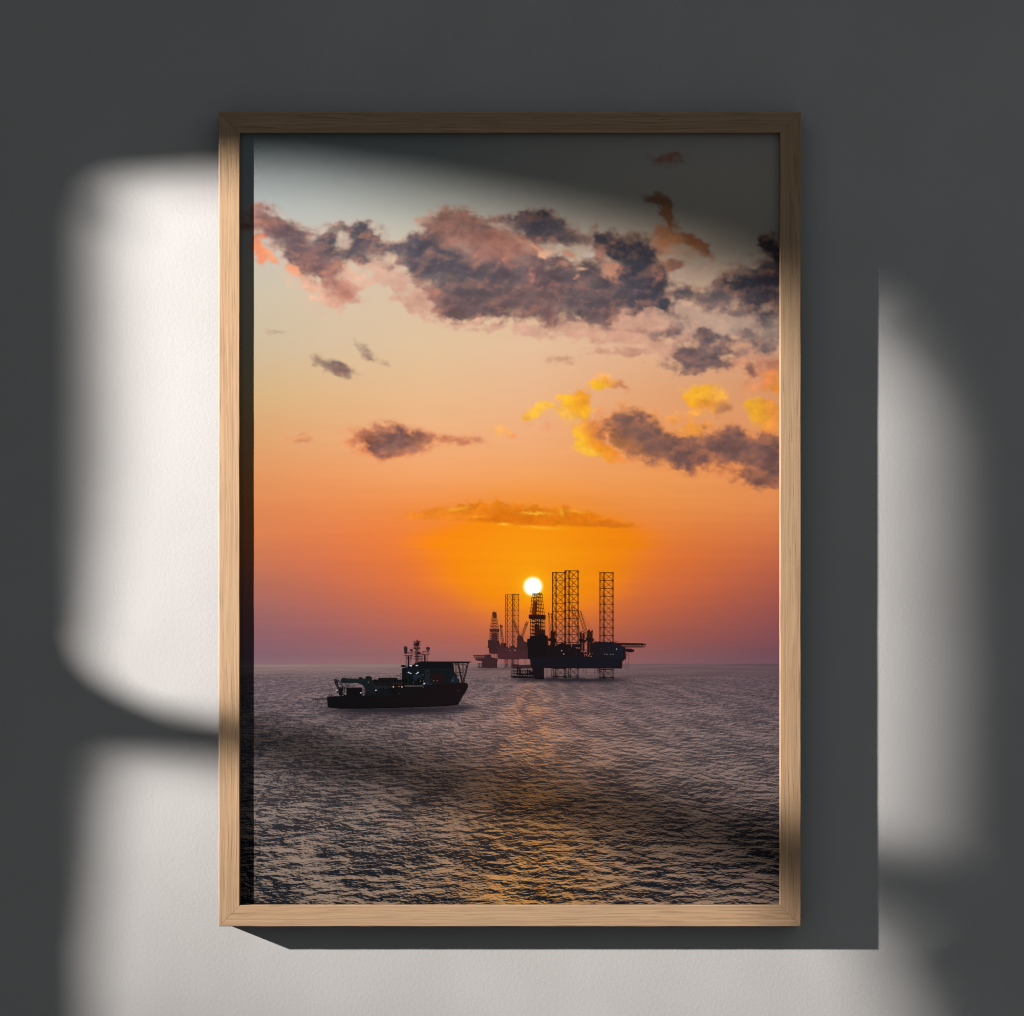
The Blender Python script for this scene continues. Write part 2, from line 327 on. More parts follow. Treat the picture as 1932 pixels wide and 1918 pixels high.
GOLD = [
    (1072, 752, 16, 9, 0, 1.0, (252, 190, 34)), (1096, 754, 16, 14, 0, 1.0, (240, 158, 20)), (1084, 768, 22, 10, 10, .8, (248, 176, 24)), (1106, 778, 12, 16, 0, .9, (250, 184, 24)), (1074, 782, 22, 10, 15, .9, (248, 188, 80)), (1052, 772, 24, 6, 8, .7, (248, 190, 84)), (1034, 768, 8, 4, 0, .8, (250, 190, 50)), (1008, 780, 18, 9, -20, .9, (250, 192, 60)), (994, 784, 8, 6, 0, .8, (250, 184, 60)),
    (1100, 828, 16, 20, 10, 1.0, (252, 190, 44)), (1120, 822, 18, 16, 0, .9, (238, 146, 24)), (1136, 846, 22, 13, 30, 1.0, (242, 152, 16)), (1160, 862, 26, 9, 20, .8, (240, 146, 60)), (1112, 852, 24, 8, 20, .7, (252, 196, 60)), (1134, 808, 34, 18, 10, .6, (226, 140, 84)),
    (1132, 728, 16, 7, 4, 1.0, (252, 190, 30)), (1146, 724, 20, 6, 4, .8, (244, 164, 56)), (1170, 730, 16, 6, 14, .9, (204, 134, 92)), (1136, 712, 18, 8, 0, .5, (248, 180, 110)),
    (1322, 740, 28, 10, 0, 1.0, (252, 186, 44)), (1306, 754, 18, 9, 0, .9, (250, 178, 30)), (1330, 758, 24, 11, 0, .95, (236, 152, 56)), (1354, 750, 16, 13, 20, .8, (250, 180, 70)), (1362, 768, 13, 12, 30, .85, (176, 118, 88)), (1318, 776, 44, 8, 0, .6, (248, 174, 80)),
    (1426, 772, 16, 14, 30, 1.0, (252, 184, 40)), (1444, 776, 18, 16, 30, .9, (242, 156, 60)), (1442, 792, 18, 12, 40, .8, (250, 176, 50)), (1462, 800, 20, 24, 0, .7, (240, 150, 74)), (1460, 712, 24, 16, 0, .62, (240, 148, 84)), (1464, 730, 14, 10, 0, .7, (244, 150, 50)), (1466, 690, 20, 12, 0, .55, (198, 128, 96)),
    (1306, 812, 34, 12, 0, .7, (248, 164, 60)), (948, 814, 14, 10, 20, .45, (248, 176, 80)), (966, 826, 14, 5, 15, .4, (236, 150, 90)),
]
CAP = [
    (930, 960, 46, 13, -4, 1.1, (226, 128, 22)), (868, 968, 46, 10, 0, .9, (230, 132, 30)), (985, 972, 80, 13, 3, 1.1, (222, 118, 14)), (1070, 976, 60, 11, 4, 1.0, (224, 122, 14)), (1128, 985, 66, 7, 6, .9, (228, 124, 20)),
    (820, 974, 54, 7, 0, .8, (232, 132, 40)), (1010, 983, 60, 7, 0, .8, (226, 120, 10)), (1175, 990, 36, 5, 5, .6, (228, 124, 30)), (1050, 966, 50, 9, 0, .8, (230, 130, 24)),
]
GLINT = [(1010, 969, 26, 2.6, 2, .8), (862, 961, 20, 3, -8, .5), (1058, 966, 10, 4, 60, .6), (952, 990, 12, 2, 0, .9), (1020, 996, 40, 3, 3, .5), (1090, 966, 16, 2.5, 5, .45), (900, 975, 16, 2, 0, .35)]


def warped(U, V, seed):
    """picture positions stirred by noise, so that cloud outlines billow"""
    wu = U + 10 * fbm(U / 52.0, V / 44.0, seed, 3, 0.5) + 4.2 * fbm(U / 14.0, V / 12.0, seed + 7, 4, 0.55)
    wv = V + 8 * fbm(U / 52.0 + 31.7, V / 44.0 + 11.2, seed + 40, 3, 0.5) + 3.8 * fbm(U / 14.0 + 5.1, V / 12.0 + 3.3, seed + 47, 4, 0.55)
    return wu, wv


def blobs(wu, wv, L, grow=1.0):
    inv = np.ones_like(wu); cs = np.zeros(wu.shape + (3,)); ws = np.full(wu.shape, 1e-6)
    for (u, v, ru, rv, a, w, c) in L:
        if w == 0: continue
        r = math.radians(a)
        R = max(ru, rv) * grow * 2.6
        i0, i1 = np.searchsorted(VROW, (v - R - 30, v + R + 30)); j0, j1 = np.searchsorted(UCOL, (u - R - 30, u + R + 30))
        if i1 <= i0 or j1 <= j0: continue
        S = (slice(i0, i1), slice(j0, j1))
        du, dv = wu[S] - u, wv[S] - v
        p = (du * math.cos(r) + dv * math.sin(r)) / (ru * grow)
        q = (-du * math.sin(r) + dv * math.cos(r)) / (rv * grow)
        g = np.exp(-(p * p + q * q) * 0.85) * w
        inv[S] *= (1 - np.minimum(g, 0.985))
        g2 = g ** 2
        cs[S] += g2[..., None] * srgb(c); ws[S] += g2
    return 1 - inv, cs / ws[..., None]


def sky_colours(U, V):
    us = [452, 620, 800, 1005, 1230, 1473]
    vs = [240, 330, 400, 480, 560, 650, 740, 830, 900, 960, 1010, 1060, 1110, 1160, 1205, 1235, 1254]
    tab = [
        [(152, 162, 164), (154, 164, 166), (160, 168, 168), (182, 182, 176), (196, 192, 184), (202, 196, 188)],
        [(158, 168, 170), (164, 172, 172), (170, 176, 172), (188, 186, 178), (202, 194, 184), (208, 198, 186)],
        [(168, 176, 176), (176, 180, 176), (178, 180, 172), (186, 182, 172), (198, 188, 174), (204, 192, 180)],
        [(184, 182, 172), (194, 187, 174), (198, 188, 168), (202, 186, 166), (202, 182, 162), (186, 176, 160)],
        [(190, 182, 160), (202, 186, 164), (211, 189, 164), (216, 188, 158), (216, 180, 152), (204, 174, 150)],
        [(190, 176, 150), (204, 184, 156), (216, 190, 156), (226, 192, 160), (226, 184, 152), (218, 172, 142)],
        [(198, 170, 126), (212, 176, 134), (224, 184, 142), (232, 184, 144), (230, 170, 124), (224, 158, 112)],
        [(206, 154, 106), (220, 164, 116), (232, 174, 126), (238, 174, 124), (238, 164, 108), (236, 158, 104)],
        [(210, 142, 92), (225, 150, 96), (236, 162, 104), (242, 166, 100), (243, 162, 94), (240, 156, 94)],
        [(208, 130, 84), (222, 136, 82), (234, 142, 72), (241, 148, 58), (240, 152, 78), (236, 146, 88)],
        [(204, 124, 82), (218, 124, 76), (232, 128, 58), (240, 136, 32), (236, 134, 62), (220, 126, 80)],
        [(188, 114, 86), (206, 114, 78), (226, 118, 58), (240, 126, 30), (226, 118, 58), (200, 108, 78)],
        [(168, 106, 94), (188, 106, 84), (214, 110, 66), (236, 118, 38), (212, 108, 66), (178, 96, 82)],
        [(148, 99, 101), (166, 100, 94), (190, 102, 82), (212, 104, 60), (184, 97, 76), (154, 87, 86)],
        [(134, 95, 106), (148, 96, 102), (166, 97, 92), (178, 96, 80), (158, 91, 84), (136, 83, 92)],
        [(126, 96, 110), (136, 98, 107), (148, 98, 101), (156, 98, 94), (140, 92, 98), (122, 84, 97)],
        [(130, 104, 116), (140, 105, 112), (147, 103, 107), (150, 101, 103), (136, 96, 104), (120, 88, 102)],
    ]
    col = grid_colour(U, V, us, vs, tab)
    # the glow round the sun, cut off above by the flat cloud
    qb = np.hypot((U - 1005) / 330.0, (V - 1050) / np.where(V > 1050, 150.0, 120.0))
    col = lerp(col, srgb((240, 126, 34)), np.exp(-qb ** 2 * 1.5) * 0.55)
    below = V > 1035
    q = np.hypot((U - 1010) / (244.0 - 0.35 * np.maximum(V - 1035, 0)), (V - 1035) / np.where(below, 150.0, 72.0))
    wob = 0.07 * fbm(U / 190.0, V / 60.0, 77, 3)
    g = sstep(1.14, np.where(below, 0.55, 0.72), q + wob)
    col = lerp(col, srgb((246, 136, 0)), g * 0.88)
    q2 = np.hypot((U - 1008) / 150.0, (V - 1062) / 105.0)
    col = lerp(col, srgb((250, 158, 0)), np.exp(-q2 ** 2 * 1.4) * 0.88)
    q3 = np.hypot(U - 1005.5, V - 1107)
    col = lerp(col, srgb((255, 190, 20)), np.exp(-(q3 / 25.0) ** 2) * 0.9)
    col = lerp(col, srgb((255, 236, 120)), sstep(21.5, 16.5, q3))
    # faint haze banding
    band = fbm(U / 320.0, V / 16.0, 51, 4)
    col = col * (1 + 0.035 * band * sstep(600, 1000, V))[..., None]

    global UCOL, VROW
    UCOL, VROW = U[0], V[:, 0]
    n1 = fbm(U / 27.0, V / 20.0, 221, 5, 0.5)
    n2 = fbm(U / 60.0, V / 42.0, 251, 4, 0.5)
    def puff(x, y):
        return fbm(x / 46.0 + 2.0, y / 37.0 + 7.0, 301, 6, 0.5)
    pw = 5 * n1
    relief = puff(U + pw, V + pw) - puff(U + pw + 5.0, V + pw + 9.0)
    relief = np.clip(relief * 2.0, -1, 1)
    n4 = fbm(U / 38.0 + 9.0, V / 24.0 + 4.0, 291, 5, 0.52)
    n3 = fbm(U / 9.0, V / 7.5, 271, 3, 0.5)

    def layer(col, L, W, lo, hi, namp, opac, tex=0.14, grow=1.0, lit=None, lita=0.0):
        D, c = blobs(W[0], W[1], L, grow)
        edge = np.clip(D * 2.4, 0, 1) * (1 - 0.8 * sstep(0.6, 0.95, D))
        D2 = D + (namp * n1 + 0.10 * n3 + 0.10 * relief) * edge
        # some edges are crisp, others melt away
        h = hi + 0.22 * np.clip(n2, -1, 1)
        al = np.clip((D2 - lo) / (h - lo), 0, 1); al = al * al * (3 - 2 * al)
        c = c * (1 + tex * n2 + tex * 0.6 * n1 + 0.05 * n3 + (0.20 * np.minimum(relief, 0) if lit is not None else 0.12 * relief))[..., None]
        if lit is not None:
            c = c * np.array([0.94, 0.99, 1.03])
        if lit is not None:              # light breaking through the thinner folds
            f = np.clip(sstep(0.05, 0.85, 0.8 * n4 + 0.45 * n1) * (1 - 0.55 * sstep(0.85, 1.0, D)) + 0.55 * np.maximum(relief, 0) * (1 - 0.35 * sstep(0.9, 1.0, D)), 0, 1)
            c = lerp(c, srgb(lit), f * lita)
        return lerp(col, c, al * opac), D2

    wA, wB = warped(U, V, 21), warped(U, V, 63)
    hi_b = [b for b in DARK if b[1] < 720 or b[0] < 1100]
    lo_b = [b for b in DARK if not (b[1] < 720 or b[0] < 1100)]
    col, _ = layer(col, WISP, wB, 0.10, 0.95, 0.95, 0.78, 0.14, 1.15)
    col, _ = layer(col, FIRE, wA, 0.10, 0.75, 0.32, 0.88)
    col, _ = layer(col, GOLD, wB, 0.08, 0.85, 0.42, 0.92, 0.12, 1.12)
    # sunlit haze round the dark clouds, then their bodies
    D, _c = blobs(wA[0], wA[1], [b for b in hi_b if b[1] < 600], 1.22)
    col = lerp(col, srgb((218, 172, 146)), sstep(0.12, 0.85, D + 0.25 * n1 * np.clip(D * 2, 0, 1)) * 0.55)
    D, _c = blobs(wA[0], wA[1], [b for b in hi_b if b[1] > 780], 1.3)
    col = lerp(col, srgb((222, 120, 74)), sstep(0.12, 0.8, D + 0.25 * n1 * np.clip(D * 2, 0, 1)) * 0.6)
    D, _c = blobs(wB[0], wB[1], lo_b, 1.2)
    col = lerp(col, srgb((234, 142, 82)), sstep(0.12, 0.85, D + 0.25 * n1 * np.clip(D * 2, 0, 1)) * 0.5)
    col, _ = layer(col, hi_b, wA, 0.10, 0.98, 0.50, 0.96, 0.16, 1.15, (190, 134, 112), 0.60)
    col, _ = layer(col, lo_b, wB, 0.16, 1.0, 0.48, 0.94, 0.14, 1.06, (200, 126, 90), 0.55)
    col, _ = layer(col, LITE, wA, 0.08, 0.80, 0.42, 0.88, 0.08)
    W = (U + 20 + 9 * n2 + 5 * n1, V + 5 * n1 + 2.0 * n3)
    col, _ = layer(col, CAP, W, 0.10, 0.70, 0.30, 0.95, 0.05)
    for (u, v, ru, rv, a, w) in GLINT:
        r = math.radians(a); du, dv = U - u + 5 * fbm(U / 14, V / 14, 90, 3), V - v + 2.5 * fbm(U / 9, V / 9, 91, 3)
        p = (du * math.cos(r) + dv * math.sin(r)) / ru; q = (-du * math.sin(r) + dv * math.cos(r)) / rv
        col = lerp(col, srgb((255, 190, 50)), np.exp(-(p * p + q * q)) * w)
    return col


def sea_colours(U, V):
    us = [452, 700, 900, 1005, 1120, 1300, 1473]
    vs = [1252, 1262, 1290, 1340, 1400, 1470, 1540, 1620, 1710]
    tab = [
        [(150, 112, 114), (156, 114, 110), (160, 112, 106), (160, 108, 102), (150, 102, 102), (140, 98, 104), (124, 88, 100)],
        [(158, 122, 122), (164, 124, 120), (160, 116, 112), (160, 112, 108), (146, 104, 106), (140, 100, 106), (128, 94, 106)],
        [(134, 108, 120), (140, 112, 120), (150, 116, 118), (158, 116, 112), (148, 112, 114), (144, 110, 116), (134, 102, 114)],
        [(142, 118, 126), (150, 122, 124), (164, 128, 122), (182, 130, 112), (164, 126, 120), (152, 120, 122), (142, 112, 120)],
        [(144, 126, 124), (152, 127, 122), (164, 130, 118), (182, 136, 112), (170, 132, 116), (156, 128, 122), (146, 120, 120)],
        [(144, 126, 121), (152, 128, 118), (164, 131, 112), (178, 136, 105), (170, 133, 109), (160, 129, 117), (150, 122, 117)],
        [(146, 126, 117), (153, 128, 113), (167, 132, 104), (182, 138, 95), (174, 134, 101), (162, 130, 110), (154, 124, 113)],
        [(148, 126, 112), (158, 129, 107), (174, 135, 97), (190, 142, 84), (178, 136, 95), (167, 131, 104), (158, 126, 109)],
        [(150, 128, 108), (162, 131, 103), (178, 138, 92), (192, 146, 80), (180, 138, 90), (171, 133, 101), (162, 128, 105)],
    ]
    col = grid_colour(U, V, us, vs, tab)
    st = fbm(U / 190.0, V / 2.6, 131, 3) * sstep(1345, 1258, V) * .22
    st2 = fbm(U / 260.0, V / 9.0, 135, 3) * 0.10
    col = col * (1 + st + st2)[..., None]
    # pale line along the far water on the left
    col = lerp(col, srgb((196, 152, 134)), np.exp(-((V - 1256.5) / 2.4) ** 2) * sstep(980, 640, U) * 0.42)
    # broken glitter under the sun
    w = 26 + (V - 1280) * 0.24
    gl = np.exp(-((U - (995 - (V - 1280) * 0.03)) / np.maximum(w, 10)) ** 2) * sstep(1275, 1320, V)
    n = sstep(0.05, 0.7, fbm(U / 40.0, V / 7.0, 141, 4))
    col = lerp(col, srgb((244, 156, 70)), gl * n * 0.5)
    gw = np.exp(-((U - 988) / (9 + 0.12 * (V - 1280))) ** 2) * sstep(1284, 1296, V) * sstep(1420, 1330, V)
    col = lerp(col, srgb((240, 142, 84)), gw * sstep(-0.1, 0.5, fbm(U / 16.0, V / 3.2, 151, 3)) * 0.75)
    lum = col @ np.array([0.3, 0.55, 0.15])
    warm = np.exp(-((U - 1000) / 210.0) ** 2) * sstep(1290, 1450, V)
    col = lerp(col, np.repeat(lum[..., None], 3, -1) * np.array([0.94, 0.985, 1.09]), 0.36 * (1 - 0.8 * warm))
    # dark water against the hulls
    for (u, v, ru, rv, w_) in [(745, 1341, 132, 8, .95), (862, 1336, 44, 6, .7), (1110, 1284, 70, 4.5, .85), (1030, 1283, 60, 4, .8), (960, 1262, 60, 1.8, .3), (530, 1326, 80, 1.2, .45), (760, 1352, 110, 8, .3)]:
        col = lerp(col, srgb((44, 38, 50)), np.exp(-((U - u) / ru) ** 4 - ((V - v) / rv) ** 2) * w_)
    return col


# ------------------------------------------------------------------ flat printed figures
class Ink:
    """a printed figure: flat ink patches lying on the sheet"""
    def __init__(s, fu, fv, y0, gain=None):
        s.gain = FIG_GAIN if gain is None else gain
        s.v, s.f, s.c = [], [], []
        s.fu, s.fv, s.y = fu, fv, y0
        s.k = 0

    def pt(s, x, y):
        return at(s.fu(x), s.fv(y), s.y - s.k * 2e-6)

    def poly(s, pts, col):
        s.k += 1
        tri = tessellate_polygon([[Vector((x, y, 0)) for x, y in pts]])
        b = len(s.v)
        s.v += [s.pt(x, y) for x, y in pts]
        cf = col if callable(col) else (lambda x, y: col)
        cc = [tuple(srgb(cf(x, y)) * s.gain) for x, y in pts]
        for t in tri:
            a, bb, c = [Vector(pts[i]) for i in t]
            if (bb - a).cross(c - a) < 0: t = (t[0], t[2], t[1])
            s.f.append([b + i for i in t]); s.c += [cc[i] for i in t]

    def line(s, x0, y0, x1, y1, w, col):
        d = Vector((x1 - x0, y1 - y0))
        if d.length < 1e-6: return
        n = Vector((-d.y, d.x)).normalized() * (w * 0.41)
        s.poly([(x0 + n.x, y0 + n.y), (x0 - n.x, y0 - n.y), (x1 - n.x, y1 - n.y), (x1 + n.x, y1 + n.y)], col)

    def disc(s, x, y, rx, ry, col, n=20):
        s.poly([(x + rx * math.cos(2 * math.pi * i / n), y + ry * math.sin(2 * math.pi * i / n)) for i in range(n)], col)

    def rect(s, x0, y0, x1, y1, col):
        s.poly([(x0, y0), (x1, y0), (x1, y1), (x0, y1)], col)

    def build(s, name, mat, parent, label=None):
        org = sum(s.v, Vector()) / len(s.v)
        org.y = s.y
        me = bpy.data.meshes.new(name)
        me.from_pydata([tuple(p - org) for p in s.v], [], s.f)
        at_ = me.color_attributes.new('ink', 'FLOAT_COLOR', 'CORNER')
        at_.data.foreach_set('color', np.array([c + (1.0,) for c in s.c], dtype=np.float32).ravel())
        o = link(name, me, mat)
        place(o, org, parent)
        if label: o['label'] = label
        return o


def place(o, org, parent):
    """world position org under parent (parents carry no rotation or scale)"""
    p = Vector((0, 0, 0)); q = parent
    while q is not None:
        p = p + q.location; q = q.parent
    o.parent = parent
    o.location = Vector(org) - p


# ------------------------------------------------------------------ the wall
def box_mesh(name, x0, x1, y0, y1, z0, z1, org):
    bm = bmesh.new()
    bmesh.ops.create_cube(bm, size=1.0)
    for v in bm.verts:
        v.co = Vector(((x0 + x1) / 2 + v.co.x * (x1 - x0), (y0 + y1) / 2 + v.co.y * (y1 - y0), (z0 + z1) / 2 + v.co.z * (z1 - z0))) - Vector(org)
    me = bpy.data.meshes.new(name); bm.to_mesh(me); bm.free()
    return me


paint = wall_paint()
wall = link('wall', box_mesh('wall', -1.6, 2.6, 0.0, 0.10, 0.0, 3.2, (0, 0, 1.5)), paint)
wall.location = (0, 0, 1.5)
tag(wall, 'pale textured plaster wall with window light falling across it', 'wall', 'structure')

# ------------------------------------------------------------------ the framed print
fp = bpy.data.objects.new('framed_print', None)
C.objects.link(fp)
fp.location = at(962, 980, Y_FRONT); fp.location.y = -0.001
tag(fp, 'slim oak picture frame holding a sunset print of a ship and oil rigs at sea', 'framed picture')

oakm = oak()
W = 40 * PX                                    # face width of the rails
TL, BR = at(412.5, 211.5, Y_FRONT), at(1511.5, 1748.5, Y_FRONT)
FW, FH = BR.x - TL.x, TL.z - BR.z


def rail_mesh(L):
    """mitred oak moulding: local x along the rail, z from outer edge (0) to the opening (-W), y depth"""
    ch, D, R, lip = 0.0007, DEPTH - 0.001, RECESS - 0.0001, 0.005
    sec = [(0, ch), (0.0002, ch * 0.4), (ch, 0), (W - ch, 0), (W - 0.0002, ch * 0.4), (W, ch), (W, R), (W - lip, R), (W - lip, D), (0, D)]
    gap = 0.00012
    bm = bmesh.new()
    N = 40
    rings = []
    for i in range(N + 1):
        f = i / N
        ring = []
        for (s, d) in sec:
            x0, x1 = s + gap, L - s - gap
            x = x0 + (x1 - x0) * f
            ring.append(bm.verts.new((x - L / 2, d, -s)))
        rings.append(ring)
    rw = random.Random(int(L * 1e6))
    for i in range(1, N):                      # hand-planed unevenness of the edges
        for j in (0, 1, 2, 3, 4, 5):
            k = rw.uniform(-1, 1) * 0.00012
            rings[i][j].co.z += k
    n = len(sec)
    for i in range(N):
        for j in range(n):
            bm.faces.new((rings[i][j], rings[i + 1][j], rings[i + 1][(j + 1) % n], rings[i][(j + 1) % n]))
    bm.faces.new(rings[0]); bm.faces.new(list(reversed(rings[-1])))
    bmesh.ops.recalc_face_normals(bm, faces=bm.faces)
    me = bpy.data.meshes.new('frame_rail'); bm.to_mesh(me); bm.free()
    return me


cx, cz = (TL.x + BR.x) / 2, (TL.z + BR.z) / 2
for (L, ang, px_, pz_) in [(FW, 0, cx, TL.z), (FW, math.pi, cx, BR.z), (FH, -math.pi / 2, TL.x, cz), (FH, math.pi / 2, BR.x, cz)]:
    o = link('frame_rail', rail_mesh(L), oakm)
    place(o, (px_, Y_FRONT, pz_), fp)
    o.rotation_euler = (0, ang, 0)

# backing board behind the print
bx0, bx1 = TL.x + W - 0.0045, BR.x - W + 0.0045
bz0, bz1 = BR.z + W - 0.0045, TL.z - W + 0.0045
bo = link('backing_board', box_mesh('backing_board', bx0, bx1, Y_PRINT + 0.0004, -0.004, bz0, bz1, (cx, -0.004, cz)), plain('grey_board', (0.25, 0.23, 0.2)))
place(bo, (cx, -0.004, cz), fp)

# the printed sheet
org = at(1005, HORIZON, Y_PRINT)
sS = (CAM_D + RECESS) / CAM_D
U0, U1 = 966 + bx0 / PX / sS, 966 + bx1 / PX / sS
V0, V1 = 959 - (bz1 - CAM_Z) / PX / sS, 959 - (bz0 - CAM_Z) / PX / sS
NU, NS, NW = 700, 690, 190
uu = np.linspace(U0, U1, NU)
vv = np.concatenate([np.linspace(V0, HORIZON - 0.3, NS), np.linspace(HORIZON + 0.3, V1, NW)])
UU, VV = np.meshgrid(uu, vv)
ink = np.empty(UU.shape + (4,), dtype=np.float32); ink[..., 3] = 1
ink[:NS, :, :3] = sky_colours(UU[:NS], VV[:NS])
ink[NS:, :, :3] = sea_colours(UU[NS:], VV[NS:])
ink[:NS, :, :3] *= 0.84; ink[NS:, :, :3] *= SEA_GAIN          # ink densities of this print
ink[..., :3] = np.clip(ink[..., :3], 0.003, 0.95)
X = (UU - 966) * PX * sS - org.x
Z = CAM_Z - (VV - 959) * PX * sS - org.z
co = np.stack([X, np.zeros_like(X), Z], -1).astype(np.float32)
nr = NS + NW
idx = np.arange(nr * NU).reshape(nr, NU)
quads = np.stack([idx[:-1, :-1], idx[1:, :-1], idx[1:, 1:], idx[:-1, 1:]], -1).reshape(-1, 4).astype(np.int32)
me = bpy.data.meshes.new('print_sheet')
me.vertices.add(nr * NU); me.vertices.foreach_set('co', co.ravel())
me.loops.add(quads.size); me.loops.foreach_set('vertex_index', quads.ravel())
me.polygons.add(len(quads)); me.polygons.foreach_set('loop_start', np.arange(0, quads.size, 4, dtype=np.int32))
me.update(calc_edges=True)
ca = me.color_attributes.new('ink', 'FLOAT_COLOR', 'POINT')
ca.data.foreach_set('color', ink.ravel())
refl = np.zeros(UU.shape, dtype=np.float32)
for (u, v, ru_, rv_, w_) in [(745, 1338, 128, 9, .9), (700, 1346, 90, 11, .45), (860, 1333, 34, 6, .7), (1110, 1283, 74, 5, .9), (1032, 1282, 64, 5, .8), (1110, 1290, 80, 8, .4), (945, 1262, 60, 2.4, .5)]:
    wv = VV + 3.0 * fbm(UU / 22.0, VV / 4.0, 161, 3)
    refl = np.maximum(refl, np.exp(-((UU - u) / ru_) ** 4 - (np.maximum(wv - v, (v - wv) * 1.5) / rv_) ** 2) * w_ * (VV > HORIZON))
fa = me.attributes.new('hull_reflection', 'FLOAT', 'POINT')
fa.data.foreach_set('value', refl.ravel().astype(np.float32))
sheet = link('print_sheet', me, print_mat())
place(sheet, org, fp)
sheet['label'] = 'sunset photograph of clouds over a rippled sea'
inkm = ink_mat()

# --- printed sun
S = Ink(lambda x: x, lambda y: y, Y_PRINT - 0.00004, 0.97)
S.disc(1005.5, 1107, 16.6, 16.6, (255, 248, 190), 48)
S.disc(1005.5, 1107, 15.4, 15.4, (255, 254, 246), 48)
S.build('printed_sun', inkm, sheet, 'round white setting sun above the derrick')

# --- printed rigs (measured on an enlargement)
ru = lambda x: 882.28 + x * 0.18334
rv = lambda y: 1062.6 + y * 0.18334
rn = random.Random(8)


def lattice(P, x0, xi, x1, y0, y1, bay, w, col, phase=0.0, thin=0.55):
    for x, ww in ((x0, 1.0), (xi, 1.15), (x1, 1.0)):
        P.line(x, y0, x, y1, w * ww, col)
    y = y0 + phase
    while y < y1 - 1:
        ye = min(y + bay, y1)
        P.line(x0, y, x1, y, w * 0.7, col)
        f = (ye - y) / bay
        P.line(xi, y, xi + (x1 - xi) * f, ye, w * thin, col)
        P.line(x1, y, x1 - (x1 - xi) * f, ye, w * thin, col)
        P.line(x0, y, x0 + (xi - x0) * f, ye, w * thin, col)
        P.line(xi, y + bay * .5 * f, x0, ye, w * thin * .8, col)
        y = ye
    P.line(x0 - w * .4, y0, x1 + w * .4, y0, w, col)


def tower(P, cx_, wt, wb, y0, y1, n, w, col, chords=(-1, -.35, .4, 1)):
    """tapering derrick lattice"""
    hw = lambda y: (wt + (wb - wt) * (y - y0) / (y1 - y0)) / 2
    for k in chords:
        P.line(cx_ + k * hw(y0), y0, cx_ + k * hw(y1), y1, w, col)
    for i in range(n):
        a, b = y0 + (y1 - y0) * i / n, y0 + (y1 - y0) * (i + 1) / n
        P.line(cx_ - hw(a), a, cx_ + hw(a), a, w * .8, col)
        P.line(cx_ - hw(a), a, cx_ + .4 * hw(b), b, w * .6, col)
        P.line(cx_ + hw(a), a, cx_ - .35 * hw(b), b, w * .6, col)
    P.line(cx_ - hw(y1), y1, cx_ + hw(y1), y1, w, col)


def boom(P, x0, y0, x1, y1, wd, w, col, n=9):
    d = Vector((x1 - x0, y1 - y0)); p = Vector((-d.y, d.x)).normalized() * wd / 2
    q = p * 0.3
    P.line(x0 + q.x, y0 + q.y, x1 + p.x, y1 + p.y, w, col)
    P.line(x0 - q.x, y0 - q.y, x1 - p.x, y1 - p.y, w, col)
    for i in range(n):
        a, b = i / n, (i + 1) / n
        sgn = 1 if i % 2 else -1
        A = Vector((x0, y0)) + d * a + (q + (p - q) * a) * sgn
        B = Vector((x0, y0)) + d * b - (q + (p - q) * b) * sgn
        P.line(A.x, A.y, B.x, B.y, w * .6, col)


def clutter(P, x0, x1, y, h, n, col, wmin=4, wmax=16):
    for _ in range(n):
        x = rn.uniform(x0, x1); w = rn.uniform(wmin, wmax); t = h * rn.uniform(.25, 1)
        P.rect(x, y - t, x + w, y + 2, col)


# far rig
F = Ink(ru, rv, Y_PRINT - 0.00010)
cl, cb = (150, 66, 36), (84, 48, 50)
lattice(F, 387, 407, 458, 326, 880, 54, 4.2, cl); lattice(F, 458, 474, 522, 321, 880, 54, 4.2, cl, 4)
lattice(F, 381, 400, 452, 986, 1078, 54, 4.6, cb, 10); lattice(F, 456, 470, 515, 986, 1070, 54, 4.6, cb, 4)
tower(F, 270, 26, 80, 508, 680, 6, 4.4, (112, 52, 36)); F.rect(256, 505, 286, 560, (104, 50, 36)); F.line(265, 488, 265, 510, 3, cl)
F.rect(226, 679, 315, 702, (84, 44, 40)); tower(F, 269, 78, 82, 702, 800, 4, 7, (92, 48, 44), (-1, -.5, 0, .45, 1))
F.rect(252, 730, 290, 800, (84, 46, 44))
F.poly([(208, 797), (228, 790), (312, 797), (318, 830), (332, 862), (312, 932), (222, 932), (218, 880), (203, 866), (210, 850)], (70, 40, 44))
F.poly([(303, 862), (335, 845), (360, 862), (420, 877), (505, 872), (560, 860), (626, 868), (630, 986), (308, 986)], lambda x, y: (78 + (y - 860) * .06, 46, 50 + (y - 860) * .05))
F.poly([(508, 770), (524, 735), (552, 760), (566, 800), (612, 820), (626, 850), (626, 890), (505, 890), (510, 830)], (74, 44, 46))
clutter(F, 310, 610, 872, 26, 26, (76, 44, 46)); clutter(F, 505, 600, 800, 44, 8, (84, 46, 44), 3, 7)
boom(F, 334, 640, 352, 826, 14, 5, (104, 50, 44)); F.poly([(336, 826), (384, 822), (384, 846), (366, 862), (340, 850)], (80, 44, 44)); F.line(338, 634, 342, 660, 10, (96, 46, 40))
boom(F, 608, 602, 548, 768, 13, 4.5, (104, 50, 40)); F.line(610, 598, 585, 640, 6, (100, 48, 38)); F.line(530, 735, 606, 602, 1.8, cl)
boom(F, 462, 590, 516, 738, 10, 4, (112, 52, 40)); F.line(462, 590, 505, 680, 3, cl); F.line(546, 768, 530, 742, 14, (84, 46, 44))
for x in (246, 262, 276, 296): F.line(x, 930, x + 1, 984, 3, cb)
F.line(352, 986, 350, 1068, 2.4, cb); F.line(584, 986, 584, 1040, 2.4, cb); F.line(592, 986, 591, 1030, 2, cb)
F.poly([(450, 1062), (470, 1047), (560, 1050), (650, 1046), (690, 1080), (448, 1082)], (70, 40, 46))
